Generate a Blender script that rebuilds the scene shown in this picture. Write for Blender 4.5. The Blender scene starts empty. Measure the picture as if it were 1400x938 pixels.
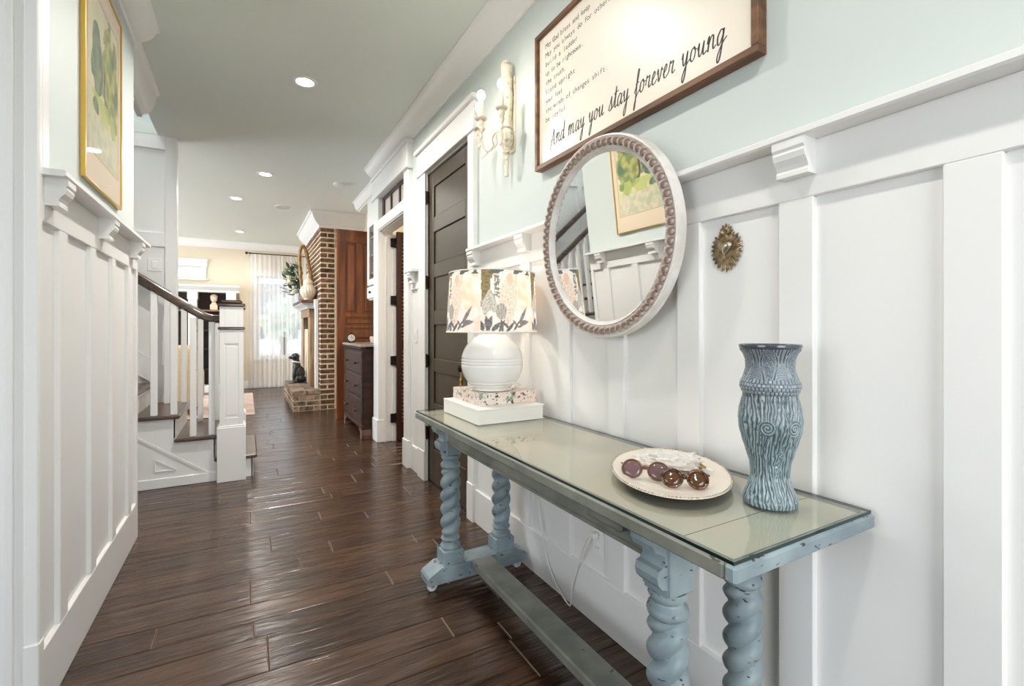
import bpy, bmesh, math, random
from mathutils import Vector, Matrix, noise
R = random.Random(7)
SC = bpy.context.scene
COL = SC.collection
PI = math.pi

# ------------------------------------------------------------------ camera, world, lights, exposure
cam_d = bpy.data.cameras.new('camera')
cam = bpy.data.objects.new('camera', cam_d); COL.objects.link(cam)
cam_d.sensor_fit = 'HORIZONTAL'; cam_d.sensor_width = 36.0
cam_d.lens = 645.0 / 1400 * 36
cam_d.shift_y = -19.0 / 1400
cam_d.clip_start = 0.02; cam_d.clip_end = 200
cam.location = (0, 0, 1.25)
cam.rotation_euler = (PI / 2, 0, -math.atan(363 / 645.0))
SC.camera = cam

vs = SC.view_settings
vs.view_transform = 'Standard'; vs.look = 'None'; vs.gamma = 1.0
vs.use_curve_mapping = False
vs.exposure = 0.19
SC.cycles.max_bounces = 10
SC.cycles.diffuse_bounces = 6
SC.cycles.glossy_bounces = 5
SC.cycles.transparent_max_bounces = 16
SC.cycles.caustics_reflective = False
SC.cycles.caustics_refractive = False
SC.cycles.sample_clamp_indirect = 6.0

w = bpy.data.worlds.new('daylight'); SC.world = w; w.use_nodes = True
wn = w.node_tree.nodes; wl = w.node_tree.links
for n in list(wn): wn.remove(n)
sky = wn.new('ShaderNodeTexSky'); sky.sky_type = 'HOSEK_WILKIE'
sky.sun_direction = (-0.3, -0.6, 0.74); sky.turbidity = 6.0
bgn = wn.new('ShaderNodeBackground'); bgn.inputs['Strength'].default_value = 9.0
hsv = wn.new('ShaderNodeHueSaturation'); hsv.inputs['Saturation'].default_value = 0.35; hsv.inputs['Value'].default_value = 1.5
wo = wn.new('ShaderNodeOutputWorld')
wl.new(sky.outputs[0], hsv.inputs['Color']); wl.new(hsv.outputs[0], bgn.inputs['Color']); wl.new(bgn.outputs[0], wo.inputs['Surface'])

CEIL = 3.06
def area(name, loc, rot, sx, sy, power, col=(1, 1, 1), spread=PI):
    d = bpy.data.lights.new(name, 'AREA'); d.shape = 'RECTANGLE'; d.size = sx; d.size_y = sy
    d.energy = power; d.color = col; d.spread = spread
    o = bpy.data.objects.new(name, d); COL.objects.link(o); o.location = loc; o.rotation_euler = rot
    return o
def point(name, loc, power, col, r=.02):
    d = bpy.data.lights.new(name, 'POINT'); d.energy = power; d.color = col; d.shadow_soft_size = r
    o = bpy.data.objects.new(name, d); COL.objects.link(o); o.location = loc
    return o
# daylight through the glazed entry behind the viewer; the others here are added fill
area('entry_daylight', (0.30, -1.95, 1.35), (PI / 2, 0, 0), 1.3, 2.1, 14, (0.86, 0.93, 1.0))
area('side_room_fill', (-3.75, 0.4, 1.6), (PI / 2, 0, -PI / 2), 2.2, 1.8, 26, (0.90, 0.94, 1.0))  # added fill behind an opening made for it in the unseen wall
area('living_side_fill', (-5.25, 8.6, 1.6), (PI / 2, 0, -PI / 2), 3.4, 2.0, 320, (0.84, 0.92, 1.0))  # unseen panel added to brighten the far living room
area('stairwell_fill', (-1.6, 4.9, 4.9), (0, 0, 0), 1.6, 0.7, 42, (0.95, 0.97, 1.0))  # unseen panel high in the stairwell, added to whiten the stairs
area('pantry_fill', (2.3, 4.8, 2.95), (0, 0, 0), 0.5, 0.5, 22, (1.0, 0.86, 0.66))  # unseen light added so the room past the doorway reads bright

# ------------------------------------------------------------------ materials
def L(c): 
    c /= 255.0
    return c / 12.92 if c <= 0.04045 else ((c + 0.055) / 1.055) ** 2.4
def C(r, g, b): return (L(r), L(g), L(b), 1.0)
def new_mat(name):
    m = bpy.data.materials.new(name); m.use_nodes = True
    nt = m.node_tree; b = nt.nodes['Principled BSDF']
    return m, nt, b
def M(name, col, rough=.5, metal=0.0, spec=.5, emit=None, es=0.0, coat=0.0, coatr=.1):
    m, nt, b = new_mat(name)
    b.inputs['Base Color'].default_value = col; b.inputs['Roughness'].default_value = rough
    b.inputs['Metallic'].default_value = metal; b.inputs['Specular IOR Level'].default_value = spec
    b.inputs['Coat Weight'].default_value = coat; b.inputs['Coat Roughness'].default_value = coatr
    if emit: b.inputs['Emission Color'].default_value = emit; b.inputs['Emission Strength'].default_value = es
    return m
def MN(name, c1, c2, scale=(8, 8, 8), rough=.5, metal=0.0, lo=.35, hi=.65, detail=6, dist=0.0, bump=0.0, bscale=None, coords='Object', coat=0.0, rand=0.0, spec=.5, rough2=None):
    """two colours mixed by stretched noise, optional fine relief, optional per-object shade"""
    m, nt, b = new_mat(name); N = nt.nodes; K = nt.links
    tc = N.new('ShaderNodeTexCoord'); mp = N.new('ShaderNodeMapping'); mp.inputs['Scale'].default_value = scale
    nz = N.new('ShaderNodeTexNoise'); nz.inputs['Scale'].default_value = 1; nz.inputs['Detail'].default_value = detail
    nz.inputs['Distortion'].default_value = dist
    cr = N.new('ShaderNodeValToRGB'); cr.color_ramp.elements[0].position = lo; cr.color_ramp.elements[1].position = hi
    cr.color_ramp.elements[0].color = c1; cr.color_ramp.elements[1].color = c2
    K.new(tc.outputs[coords], mp.inputs['Vector']); K.new(mp.outputs[0], nz.inputs['Vector'])
    K.new(nz.outputs['Fac'], cr.inputs['Fac'])
    out = cr.outputs['Color']
    if rand:
        oi = N.new('ShaderNodeObjectInfo')
        ad = N.new('ShaderNodeVectorMath'); ad.operation = 'MULTIPLY_ADD'
        sc = N.new('ShaderNodeVectorMath'); sc.operation = 'SCALE'; sc.inputs[0].default_value = (37, 11, 23)
        K.new(oi.outputs['Random'], sc.inputs['Scale'])
        ad2 = N.new('ShaderNodeVectorMath'); ad2.operation = 'ADD'
        K.new(tc.outputs[coords], ad2.inputs[0]); K.new(sc.outputs[0], ad2.inputs[1]); K.new(ad2.outputs[0], mp.inputs['Vector'])
        hs = N.new('ShaderNodeHueSaturation'); mr = N.new('ShaderNodeMapRange')
        mr.inputs['To Min'].default_value = 1 - rand; mr.inputs['To Max'].default_value = 1 + rand
        K.new(oi.outputs['Random'], mr.inputs['Value']); K.new(mr.outputs[0], hs.inputs['Value']); K.new(out, hs.inputs['Color'])
        out = hs.outputs['Color']
        nt.nodes.remove(ad)
    K.new(out, b.inputs['Base Color'])
    b.inputs['Roughness'].default_value = rough; b.inputs['Metallic'].default_value = metal
    b.inputs['Coat Weight'].default_value = coat; b.inputs['Specular IOR Level'].default_value = spec
    if rough2 is not None:
        rr = N.new('ShaderNodeMapRange'); rr.inputs['To Min'].default_value = rough; rr.inputs['To Max'].default_value = rough2
        K.new(nz.outputs['Fac'], rr.inputs['Value']); K.new(rr.outputs[0], b.inputs['Roughness'])
    if bump:
        mp2 = N.new('ShaderNodeMapping'); mp2.inputs['Scale'].default_value = bscale or scale
        n2 = N.new('ShaderNodeTexNoise'); n2.inputs['Scale'].default_value = 1; n2.inputs['Detail'].default_value = 3
        bp = N.new('ShaderNodeBump'); bp.inputs['Strength'].default_value = bump; bp.inputs['Distance'].default_value = .01
        K.new(tc.outputs[coords], mp2.inputs['Vector']); K.new(mp2.outputs[0], n2.inputs['Vector'])
        K.new(n2.outputs['Fac'], bp.inputs['Height']); K.new(bp.outputs[0], b.inputs['Normal'])
    return m
def MV(name, rough=.5, metal=0.0, spec=.5, translucent=0.0, coat=0.0):
    """colour from the printed colour attribute"""
    m, nt, b = new_mat(name); N = nt.nodes; K = nt.links
    at = N.new('ShaderNodeAttribute'); at.attribute_name = 'Col'
    K.new(at.outputs['Color'], b.inputs['Base Color'])
    b.inputs['Roughness'].default_value = rough; b.inputs['Metallic'].default_value = metal
    b.inputs['Specular IOR Level'].default_value = spec; b.inputs['Coat Weight'].default_value = coat
    if translucent:
        t = N.new('ShaderNodeBsdfTranslucent'); mx = N.new('ShaderNodeMixShader'); mx.inputs[0].default_value = translucent
        K.new(at.outputs['Color'], t.inputs['Color'])
        K.new(b.outputs[0], mx.inputs[1]); K.new(t.outputs[0], mx.inputs[2]); K.new(mx.outputs[0], N['Material Output'].inputs['Surface'])
    return m
def MG(name, tint=(1, 1, 1, 1), ior=1.5, rough=0.0, gain=1.0):
    """thin pane: tinted see-through with a fresnel reflection"""
    m, nt, b = new_mat(name); N = nt.nodes; K = nt.links; N.remove(b)
    t = N.new('ShaderNodeBsdfTransparent'); t.inputs['Color'].default_value = tint
    g = N.new('ShaderNodeBsdfGlossy'); g.inputs['Roughness'].default_value = rough
    ge = N.new('ShaderNodeNewGeometry'); dt = N.new('ShaderNodeVectorMath'); dt.operation = 'DOT_PRODUCT'
    K.new(ge.outputs['Incoming'], dt.inputs[0]); K.new(ge.outputs['Normal'], dt.inputs[1])
    ab = N.new('ShaderNodeMath'); ab.operation = 'ABSOLUTE'; K.new(dt.outputs['Value'], ab.inputs[0])
    om = N.new('ShaderNodeMath'); om.operation = 'SUBTRACT'; om.inputs[0].default_value = 1.0; K.new(ab.outputs[0], om.inputs[1])
    pw = N.new('ShaderNodeMath'); pw.operation = 'POWER'; pw.inputs[1].default_value = 5.0; K.new(om.outputs[0], pw.inputs[0])
    f0 = ((ior - 1) / (ior + 1)) ** 2
    f = N.new('ShaderNodeMath'); f.operation = 'MULTIPLY_ADD'; f.inputs[1].default_value = 1 - f0; f.inputs[2].default_value = f0; K.new(pw.outputs[0], f.inputs[0])
    mu = N.new('ShaderNodeMath'); mu.operation = 'MULTIPLY'; mu.inputs[1].default_value = gain; mu.use_clamp = True
    mx = N.new('ShaderNodeMixShader')
    K.new(f.outputs[0], mu.inputs[0]); K.new(mu.outputs[0], mx.inputs[0])
    K.new(t.outputs[0], mx.inputs[1]); K.new(g.outputs[0], mx.inputs[2]); K.new(mx.outputs[0], N['Material Output'].inputs['Surface'])
    return m
def ME(name, col, s):
    m, nt, b = new_mat(name); N = nt.nodes; N.remove(b)
    e = N.new('ShaderNodeEmission'); e.inputs['Color'].default_value = col; e.inputs['Strength'].default_value = s
    nt.links.new(e.outputs[0], N['Material Output'].inputs['Surface'])
    return m

WHITE = M('white_trim_paint', C(236, 235, 233), .32)
WALLW = M('white_wall_panel_paint', C(233, 232, 230), .38)
AQUA = M('pale_seafoam_wall_paint', C(203, 211, 208), .6)
CEILM = M('seafoam_grey_ceiling_paint', C(220, 225, 219), .7)
BEIGE = M('beige_wall_paint', C(222, 209, 187), .6)
SUBF = M('dark_subfloor', C(30, 22, 17), .8)
FLOORM = None
BROWN = MN('olive_brown_door_paint', C(54, 44, 29), C(62, 51, 34), (3, 3, 9), .36)
MAHOG = MN('dark_mahogany', C(46, 20, 16), C(66, 30, 22), (20, 20, 2), .4)
BLACKM = M('black_iron', C(34, 33, 32), .45, .6)
BRONZE = M('dark_bronze', C(52, 40, 30), .35, .8)
BRASS = M('brass', C(196, 158, 88), .3, 1.0)
GOLD = M('brushed_gold', C(226, 186, 96), .28, 1.0)
CHROME = M('polished_silver', C(220, 220, 220), .15, 1.0)
WOODF = MN('walnut_frame_wood', C(84, 54, 30), C(122, 82, 48), (30, 4, 30), .45)
TREAD = MN('dark_stair_wood', C(52, 34, 25), C(84, 58, 42), (4, 30, 30), .3, coat=.2)
RAILM = MN('dark_handrail_wood', C(48, 32, 22), C(72, 50, 33), (4, 30, 30), .22, coat=.5)
DRESS = MN('aged_dark_brown_paint', C(38, 22, 15), C(66, 41, 30), (6, 6, 16), .5, spec=.25, lo=.3, hi=.75, bump=.2, bscale=(10, 10, 60))
OLDD = MN('orange_stained_pine', C(84, 40, 13), C(144, 80, 32), (16, 16, 1.6), .34, lo=.3, hi=.7, dist=.6, coat=.3)
BRICK = MN('weathered_brown_brick', C(48, 34, 27), C(142, 104, 76), (14, 14, 14), .85, lo=.3, hi=.72, bump=.8, bscale=(40, 40, 40), rand=.3)
HEARTHB = MN('worn_grey_brown_brick', C(72, 56, 50), C(176, 150, 128), (12, 12, 12), .85, lo=.3, hi=.7, bump=.8, bscale=(40, 40, 40), rand=.3)
MORTAR = MN('cream_mortar', C(212, 192, 162), C(230, 214, 188), (30, 30, 30), .9, bump=.5, bscale=(80, 80, 80))
BLUEP = None
def floor_material():
    m, nt, b = new_mat('hand_scraped_dark_wood'); N = nt.nodes; K = nt.links
    tc = N.new('ShaderNodeTexCoord'); geo = N.new('ShaderNodeNewGeometry'); oi = N.new('ShaderNodeObjectInfo')
    sc = N.new('ShaderNodeVectorMath'); sc.operation = 'SCALE'; sc.inputs[0].default_value = (31, 17, 9)
    K.new(oi.outputs['Random'], sc.inputs['Scale'])
    ad = N.new('ShaderNodeVectorMath'); ad.operation = 'ADD'; K.new(geo.outputs['Position'], ad.inputs[0]); K.new(sc.outputs[0], ad.inputs[1])
    def nz(scale, detail, dist=0., src=ad.outputs[0]):
        mp = N.new('ShaderNodeMapping'); mp.inputs['Scale'].default_value = scale; K.new(src, mp.inputs['Vector'])
        n = N.new('ShaderNodeTexNoise'); n.inputs['Scale'].default_value = 1; n.inputs['Detail'].default_value = detail; n.inputs['Distortion'].default_value = dist
        K.new(mp.outputs[0], n.inputs['Vector']); return n.outputs['Fac']
    grain = nz((3.0, 60, 10), 8, .8); patch = nz((2.2, 6, 3), 3, .4)
    r1 = N.new('ShaderNodeValToRGB'); r1.color_ramp.elements[0].position = .3; r1.color_ramp.elements[1].position = .72
    r1.color_ramp.elements[0].color = C(34, 23, 17); r1.color_ramp.elements[1].color = C(92, 66, 48)
    mx = N.new('ShaderNodeMath'); mx.operation = 'MULTIPLY_ADD'; mx.inputs[1].default_value = .55
    m2 = N.new('ShaderNodeMath'); m2.operation = 'MULTIPLY'; m2.inputs[1].default_value = .45
    K.new(patch, m2.inputs[0]); K.new(grain, mx.inputs[0]); K.new(m2.outputs[0], mx.inputs[2]); K.new(mx.outputs[0], r1.inputs['Fac'])
    hs = N.new('ShaderNodeHueSaturation'); mr = N.new('ShaderNodeMapRange'); mr.inputs['To Min'].default_value = .8; mr.inputs['To Max'].default_value = 1.22
    K.new(oi.outputs['Random'], mr.inputs['Value']); K.new(mr.outputs[0], hs.inputs['Value']); K.new(r1.outputs['Color'], hs.inputs['Color'])
    K.new(hs.outputs['Color'], b.inputs['Base Color'])
    b.inputs['Roughness'].default_value = .22; b.inputs['Specular IOR Level'].default_value = .5
    waves = nz((2.6, 21, 1), 2, .2); fine = nz((6, 110, 10), 4)
    wm = N.new('ShaderNodeMath'); wm.operation = 'MULTIPLY_ADD'; wm.inputs[1].default_value = .10
    K.new(fine, wm.inputs[0]); K.new(waves, wm.inputs[2])
    bp = N.new('ShaderNodeBump'); bp.inputs['Strength'].default_value = .75; bp.inputs['Distance'].default_value = .013
    K.new(wm.outputs[0], bp.inputs['Height']); K.new(bp.outputs[0], b.inputs['Normal'])
    return m
FLOORM = floor_material()
def distressed(name, c_main, c_worn, c_dark, amount=.62):
    m, nt, b = new_mat(name); N = nt.nodes; K = nt.links
    tc = N.new('ShaderNodeTexCoord')
    n1 = N.new('ShaderNodeTexNoise'); n1.inputs['Scale'].default_value = 9; n1.inputs['Detail'].default_value = 5
    mp = N.new('ShaderNodeMapping'); mp.inputs['Scale'].default_value = (30, 30, 90); mp.inputs['Rotation'].default_value = (.5, .4, 0)
    n2 = N.new('ShaderNodeTexNoise'); n2.inputs['Scale'].default_value = 1; n2.inputs['Detail'].default_value = 2
    K.new(tc.outputs['Object'], n1.inputs['Vector']); K.new(tc.outputs['Object'], mp.inputs['Vector']); K.new(mp.outputs[0], n2.inputs['Vector'])
    r1 = N.new('ShaderNodeValToRGB'); r1.color_ramp.elements[0].color = c_main; r1.color_ramp.elements[1].color = c_worn
    r1.color_ramp.elements[0].position = .35; r1.color_ramp.elements[1].position = .7
    r2 = N.new('ShaderNodeValToRGB'); r2.color_ramp.elements[0].position = amount; r2.color_ramp.elements[1].position = amount + .03
    r2.color_ramp.elements[0].color = (0, 0, 0, 1); r2.color_ramp.elements[1].color = (1, 1, 1, 1)
    mx = N.new('ShaderNodeMix'); mx.data_type = 'RGBA'
    K.new(n1.outputs['Fac'], r1.inputs['Fac']); K.new(n2.outputs['Fac'], r2.inputs['Fac'])
    K.new(r2.outputs['Color'], mx.inputs['Factor']); K.new(r1.outputs['Color'], mx.inputs['A']); mx.inputs['B'].default_value = c_dark
    K.new(mx.outputs['Result'], b.inputs['Base Color']); b.inputs['Roughness'].default_value = .42
    return m
BLUEP = distressed('distressed_blue_grey_paint', C(120, 135, 142), C(152, 167, 171), C(52, 50, 52), .66)
SAGEP = distressed('worn_sage_grey_paint', C(110, 112, 104), C(140, 141, 130), C(70, 66, 60), .7)
TOPP = MN('worn_sage_cream_paint', C(200, 189, 166), C(186, 186, 170), (5, 3, 5), .5, lo=.35, hi=.7, dist=.7)

# ------------------------------------------------------------------ mesh building
class MB:
    def __init__(s): s.v = []; s.f = []; s.mi = []; s.cv = None
    def add(s, vs_, fs_, mi=0):
        o = len(s.v); s.v += [tuple(p) for p in vs_]
        for f in fs_: s.f.append(tuple(i + o for i in f)); s.mi.append(mi)
        return s
    def box(s, x0, x1, y0, y1, z0, z1, c=0.0, mi=0):
        if x0 > x1: x0, x1 = x1, x0
        if y0 > y1: y0, y1 = y1, y0
        if z0 > z1: z0, z1 = z1, z0
        if c <= 0:
            v = [(x, y, z) for z in (z0, z1) for y in (y0, y1) for x in (x0, x1)]
            return s.add(v, [(0, 2, 3, 1), (4, 5, 7, 6), (0, 1, 5, 4), (2, 6, 7, 3), (0, 4, 6, 2), (1, 3, 7, 5)], mi)
        c = min(c, (x1 - x0) * .45, (y1 - y0) * .45, (z1 - z0) * .45)
        bm = bmesh.new(); bmesh.ops.create_cube(bm, size=1.0)
        for q in bm.verts:
            q.co = Vector(((x0 + x1) / 2 + q.co.x * (x1 - x0), (y0 + y1) / 2 + q.co.y * (y1 - y0), (z0 + z1) / 2 + q.co.z * (z1 - z0)))
        bmesh.ops.bevel(bm, geom=list(bm.edges), offset=c, segments=1, affect='EDGES')
        return s.bm(bm, mi)
    def bm(s, bm, mi=0):
        bm.verts.index_update(); s.add([q.co[:] for q in bm.verts], [[q.index for q in f.verts] for f in bm.faces], mi); bm.free(); return s
    def prism(s, pts, axis, a, b, mi=0):
        """polygon extruded along an axis; pts are the two other coordinates in order"""
        n = len(pts)
        def P(p, t):
            return (t, p[0], p[1]) if axis == 'x' else (p[0], t, p[1]) if axis == 'y' else (p[0], p[1], t)
        v = [P(p, a) for p in pts] + [P(p, b) for p in pts]
        f = [tuple(range(n - 1, -1, -1)), tuple(range(n, 2 * n))] + [(i, (i + 1) % n, n + (i + 1) % n, n + i) for i in range(n)]
        bm = bmesh.new(); bv = [bm.verts.new(q) for q in v]
        for q in f: bm.faces.new([bv[i] for i in q])
        bmesh.ops.recalc_face_normals(bm, faces=list(bm.faces))
        return s.bm(bm, mi)
    def lathe(s, prof, c, n=24, fn=None, cap=True, mi=0, axis='z'):
        """prof = (r, h) list; fn(theta, h, r) returns a new radius"""
        v = []; f = []
        for r, h in prof:
            for i in range(n):
                t = 2 * PI * i / n; q = fn(t, h, r) if fn else r
                p = (q * math.cos(t), q * math.sin(t), h)
                if axis == 'x': p = (h, p[0], p[1])
                elif axis == 'y': p = (p[1], h, p[0])
                v.append((p[0] + c[0], p[1] + c[1], p[2] + c[2]))
        for k in range(len(prof) - 1):
            for i in range(n):
                j = (i + 1) % n; f.append((k * n + i, k * n + j, (k + 1) * n + j, (k + 1) * n + i))
        if cap:
            f.append(tuple(range(n - 1, -1, -1))); m = (len(prof) - 1) * n; f.append(tuple(range(m, m + n)))
        return s.add(v, f, mi)
    def tube(s, pts, r, n=8, cap=True, mi=0, closed=False):
        pts = [Vector(p) for p in pts]; rr = r if isinstance(r, (list, tuple)) else [r] * len(pts)
        v = []; f = []; up = None; m = len(pts)
        for k, p in enumerate(pts):
            if closed: t = pts[(k + 1) % m] - pts[k - 1]
            else: t = (pts[min(k + 1, m - 1)] - pts[max(k - 1, 0)])
            t = t.normalized() if t.length > 1e-9 else Vector((0, 0, 1))
            if up is None:
                up = t.orthogonal().normalized()
            else:
                up = (up - t * up.dot(t)); up = up.normalized() if up.length > 1e-6 else t.orthogonal().normalized()
            sd = t.cross(up)
            for i in range(n):
                a = 2 * PI * i / n; v.append(tuple(p + (up * math.cos(a) + sd * math.sin(a)) * rr[k]))
        for k in range(m if closed else m - 1):
            k2 = (k + 1) % m
            for i in range(n):
                j = (i + 1) % n; f.append((k * n + i, k * n + j, k2 * n + j, k2 * n + i))
        if cap and not closed:
            f.append(tuple(range(n - 1, -1, -1))); f.append(tuple(range((m - 1) * n, m * n)))
        return s.add(v, f, mi)
    def sweep(s, pts, prof, side, closed=False, mi=0):
        """profile (a, b): a along side, b along side x tangent"""
        pts = [Vector(p) for p in pts]; sd = Vector(side); v = []; f = []; m = len(pts); n = len(prof)
        for k, p in enumerate(pts):
            t = (pts[(k + 1) % m] - pts[k - 1]) if closed else pts[min(k + 1, m - 1)] - pts[max(k - 1, 0)]
            t.normalize(); up = sd.cross(t).normalized()
            for a, b in prof: v.append(tuple(p + sd * a + up * b))
        for k in range(m if closed else m - 1):
            k2 = (k + 1) % m
            for i in range(n):
                j = (i + 1) % n; f.append((k * n + i, k * n + j, k2 * n + j, k2 * n + i))
        if not closed: f.append(tuple(range(n - 1, -1, -1))); f.append(tuple(range((m - 1) * n, m * n)))
        bm = bmesh.new(); bv = [bm.verts.new(q) for q in v]
        for q in f: bm.faces.new([bv[i] for i in q])
        bmesh.ops.recalc_face_normals(bm, faces=list(bm.faces))
        return s.bm(bm, mi)
    def ball(s, c, r, u=16, w_=10, sc=(1, 1, 1), mi=0):
        v = []; f = []
        for k in range(1, w_):
            ph = PI * k / w_
            for i in range(u):
                t = 2 * PI * i / u; v.append((c[0] + r * sc[0] * math.sin(ph) * math.cos(t), c[1] + r * sc[1] * math.sin(ph) * math.sin(t), c[2] + r * sc[2] * math.cos(ph)))
        top = len(v); v.append((c[0], c[1], c[2] + r * sc[2])); bot = len(v); v.append((c[0], c[1], c[2] - r * sc[2]))
        for k in range(w_ - 2):
            for i in range(u):
                j = (i + 1) % u; f.append((k * u + i, (k + 1) * u + i, (k + 1) * u + j, k * u + j))
        for i in range(u):
            j = (i + 1) % u; f.append((top, i, j)); f.append((bot, (w_ - 2) * u + j, (w_ - 2) * u + i))
        return s.add(v, f, mi)
    def xf(s, mat):
        s.v = [tuple(mat @ Vector(p)) for p in s.v]; return s
    def build(s, name, mat, parent=None, smooth=False, cols=None):
        off = Vector((0, 0, 0)); q = parent
        while q is not None: off += q.location; q = q.parent
        me = bpy.data.meshes.new(name)
        me.from_pydata([tuple(Vector(p) - off) for p in s.v], [], s.f)
        mats = mat if isinstance(mat, (list, tuple)) else [mat]
        for m_ in mats: me.materials.append(m_)
        if len(mats) > 1: me.polygons.foreach_set('material_index', s.mi)
        if smooth is True: me.polygons.foreach_set('use_smooth', [True] * len(me.polygons))
        elif smooth:
            me.polygons.foreach_set('use_smooth', [True] * len(me.polygons)); me.set_sharp_from_angle(angle=math.radians(smooth))
        if cols:
            ca = me.color_attributes.new('Col', 'FLOAT_COLOR', 'POINT')
            ca.data.foreach_set('color', [x for c in cols for x in c])
        me.update()
        o = bpy.data.objects.new(name, me); COL.objects.link(o)
        if parent is not None: o.parent = parent
        return o
def B(x0, x1, y0, y1, z0, z1, c=0.0): return MB().box(x0, x1, y0, y1, z0, z1, c)
def tag(o, label=None, cat=None, group=None, kind=None):
    if label: o['label'] = label
    if cat: o['category'] = cat
    if group: o['group'] = group
    if kind: o['kind'] = kind
    return o
def thing(name, label, cat, loc=(0, 0, 0), group=None, kind=None):
    o = bpy.data.objects.new(name, None); COL.objects.link(o); o.location = loc; o.empty_display_size = .05
    return tag(o, label, cat, group, kind)
def copy_tree(o, loc=None, parent=None):
    c = o.copy(); COL.objects.link(c); c.parent = parent
    if loc is not None: c.location = loc
    for ch in list(o.children): copy_tree(ch, None, c)
    return c
def smooth_path(pts, k=6):
    P = [Vector(p) for p in pts]; out = []
    for i in range(len(P) - 1):
        p0, p1, p2, p3 = P[max(i - 1, 0)], P[i], P[i + 1], P[min(i + 2, len(P) - 1)]
        for j in range(k):
            t = j / k
            out.append(.5 * ((2 * p1) + (p2 - p0) * t + (2 * p0 - 5 * p1 + 4 * p2 - p3) * t * t + (3 * p1 - p0 - 3 * p2 + p3) * t ** 3))
    out.append(P[-1]); return out
def mixc(a, b, t):
    t = max(0., min(1., t)); return tuple(a[i] * (1 - t) + b[i] * t for i in range(4))
def sst(a, b, x):
    t = max(0., min(1., (x - a) / (b - a))); return t * t * (3 - 2 * t)
# ------------------------------------------------------------------ setting
def struct(o, label=None):
    tag(o, label, None, None, 'structure'); return o
def wall_boxes(name, mat, boxes, label=None):
    m = MB()
    for b in boxes: m.box(*b)
    return struct(m.build(name, mat), label)

# floor: one plank per object near by, joined beyond
floor = struct(B(-5.2, 3.3, -2.0, 11.6, -.06, -.004).build('floor', SUBF), 'dark hand-scraped plank floor of the hall and living room')
def plank_mb(mb, x0, x1, y0, y1, z=0.0):
    g = .0012; e = .003; x0 += g; x1 -= g; y0 += g; y1 -= g
    v = [(x0, y0, -.004), (x1, y0, -.004), (x1, y1, -.004), (x0, y1, -.004), (x0, y0, z - .0022), (x1, y0, z - .0022), (x1, y1, z - .0022), (x0, y1, z - .0022),
         (x0 + e, y0 + e, z), (x1 - e, y0 + e, z), (x1 - e, y1 - e, z), (x0 + e, y1 - e, z)]
    f = [(8, 9, 10, 11), (4, 5, 9, 8), (5, 6, 10, 9), (6, 7, 11, 10), (7, 4, 8, 11), (0, 1, 5, 4), (1, 2, 6, 5), (2, 3, 7, 6), (3, 0, 4, 7)]
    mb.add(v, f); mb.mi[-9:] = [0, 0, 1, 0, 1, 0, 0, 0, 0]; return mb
widths = [.153, .230, .127]
y = 1.787 - .51 * 6; k = 0; rows = []
while y < 11.4:
    rows.append((y, y + widths[k % 3])); y += widths[k % 3]; k += 1
far_planks = MB(); ENDM = M('plank_end_glint', C(128, 107, 90), .4)  # tan end bevels paint in the light that plank edges catch
for y0, y1 in rows:
    if y1 > 11.42: y1 = 11.4
    if y0 < 3.56: xa, xb = -.585, 1.30
    elif y0 < 5.44: xa, xb = -2.6, 1.30
    else: xa, xb = -5.0, 1.66
    if y0 < 1.7: xa = max(xa, -3.4) if y0 < 1.9 and False else xa
    cuts = [xa]; x = xa + R.uniform(.25, 1.2)
    while x < xb - .2:
        cuts.append(x); x += R.choice([.62, .84, 1.06, 1.22, .95]) 
    if abs(y0 - 1.787) < .01: cuts = [xa, -.18, .735]
    cuts.append(xb)
    for a, b in zip(cuts, cuts[1:]):
        if y0 < 5.4 and y0 > -.6 and b > -1.0:
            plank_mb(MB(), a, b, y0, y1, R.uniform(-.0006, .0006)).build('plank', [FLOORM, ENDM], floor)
        else:
            plank_mb(far_planks, a, b, y0, y1, R.uniform(-.0006, .0006))
tag(far_planks.build('far_planks', [FLOORM, FLOORM], floor), kind='stuff')
side_floor = MB()
for i in range(36):
    for j in range(3): plank_mb(side_floor, -3.5 + .97 * j + .0, -3.5 + .97 * (j + 1), -1.5 + .135 * i, -1.5 + .135 * (i + 1))
for i in range(12):
    plank_mb(side_floor, 1.30, 2.3, 3.9 + .13 * i, 4.03 + .13 * i); plank_mb(side_floor, 2.3, 3.2, 3.9 + .13 * i, 4.03 + .13 * i)
tag(side_floor.build('side_planks', [FLOORM, FLOORM], floor), kind='stuff')

ceiling = wall_boxes('ceiling', CEILM, [(-.72, 3.3, -2.0, 11.6, CEIL, CEIL + .1), (-5.2, -.72, -2.0, 3.5, CEIL, CEIL + .1), (-5.2, -.72, 5.45, 11.6, CEIL, CEIL + .1),
    (-3.7, -.6, 3.4, 5.6, 5.2, 5.3)], 'flat grey-green ceiling over hall and living room')

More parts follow.
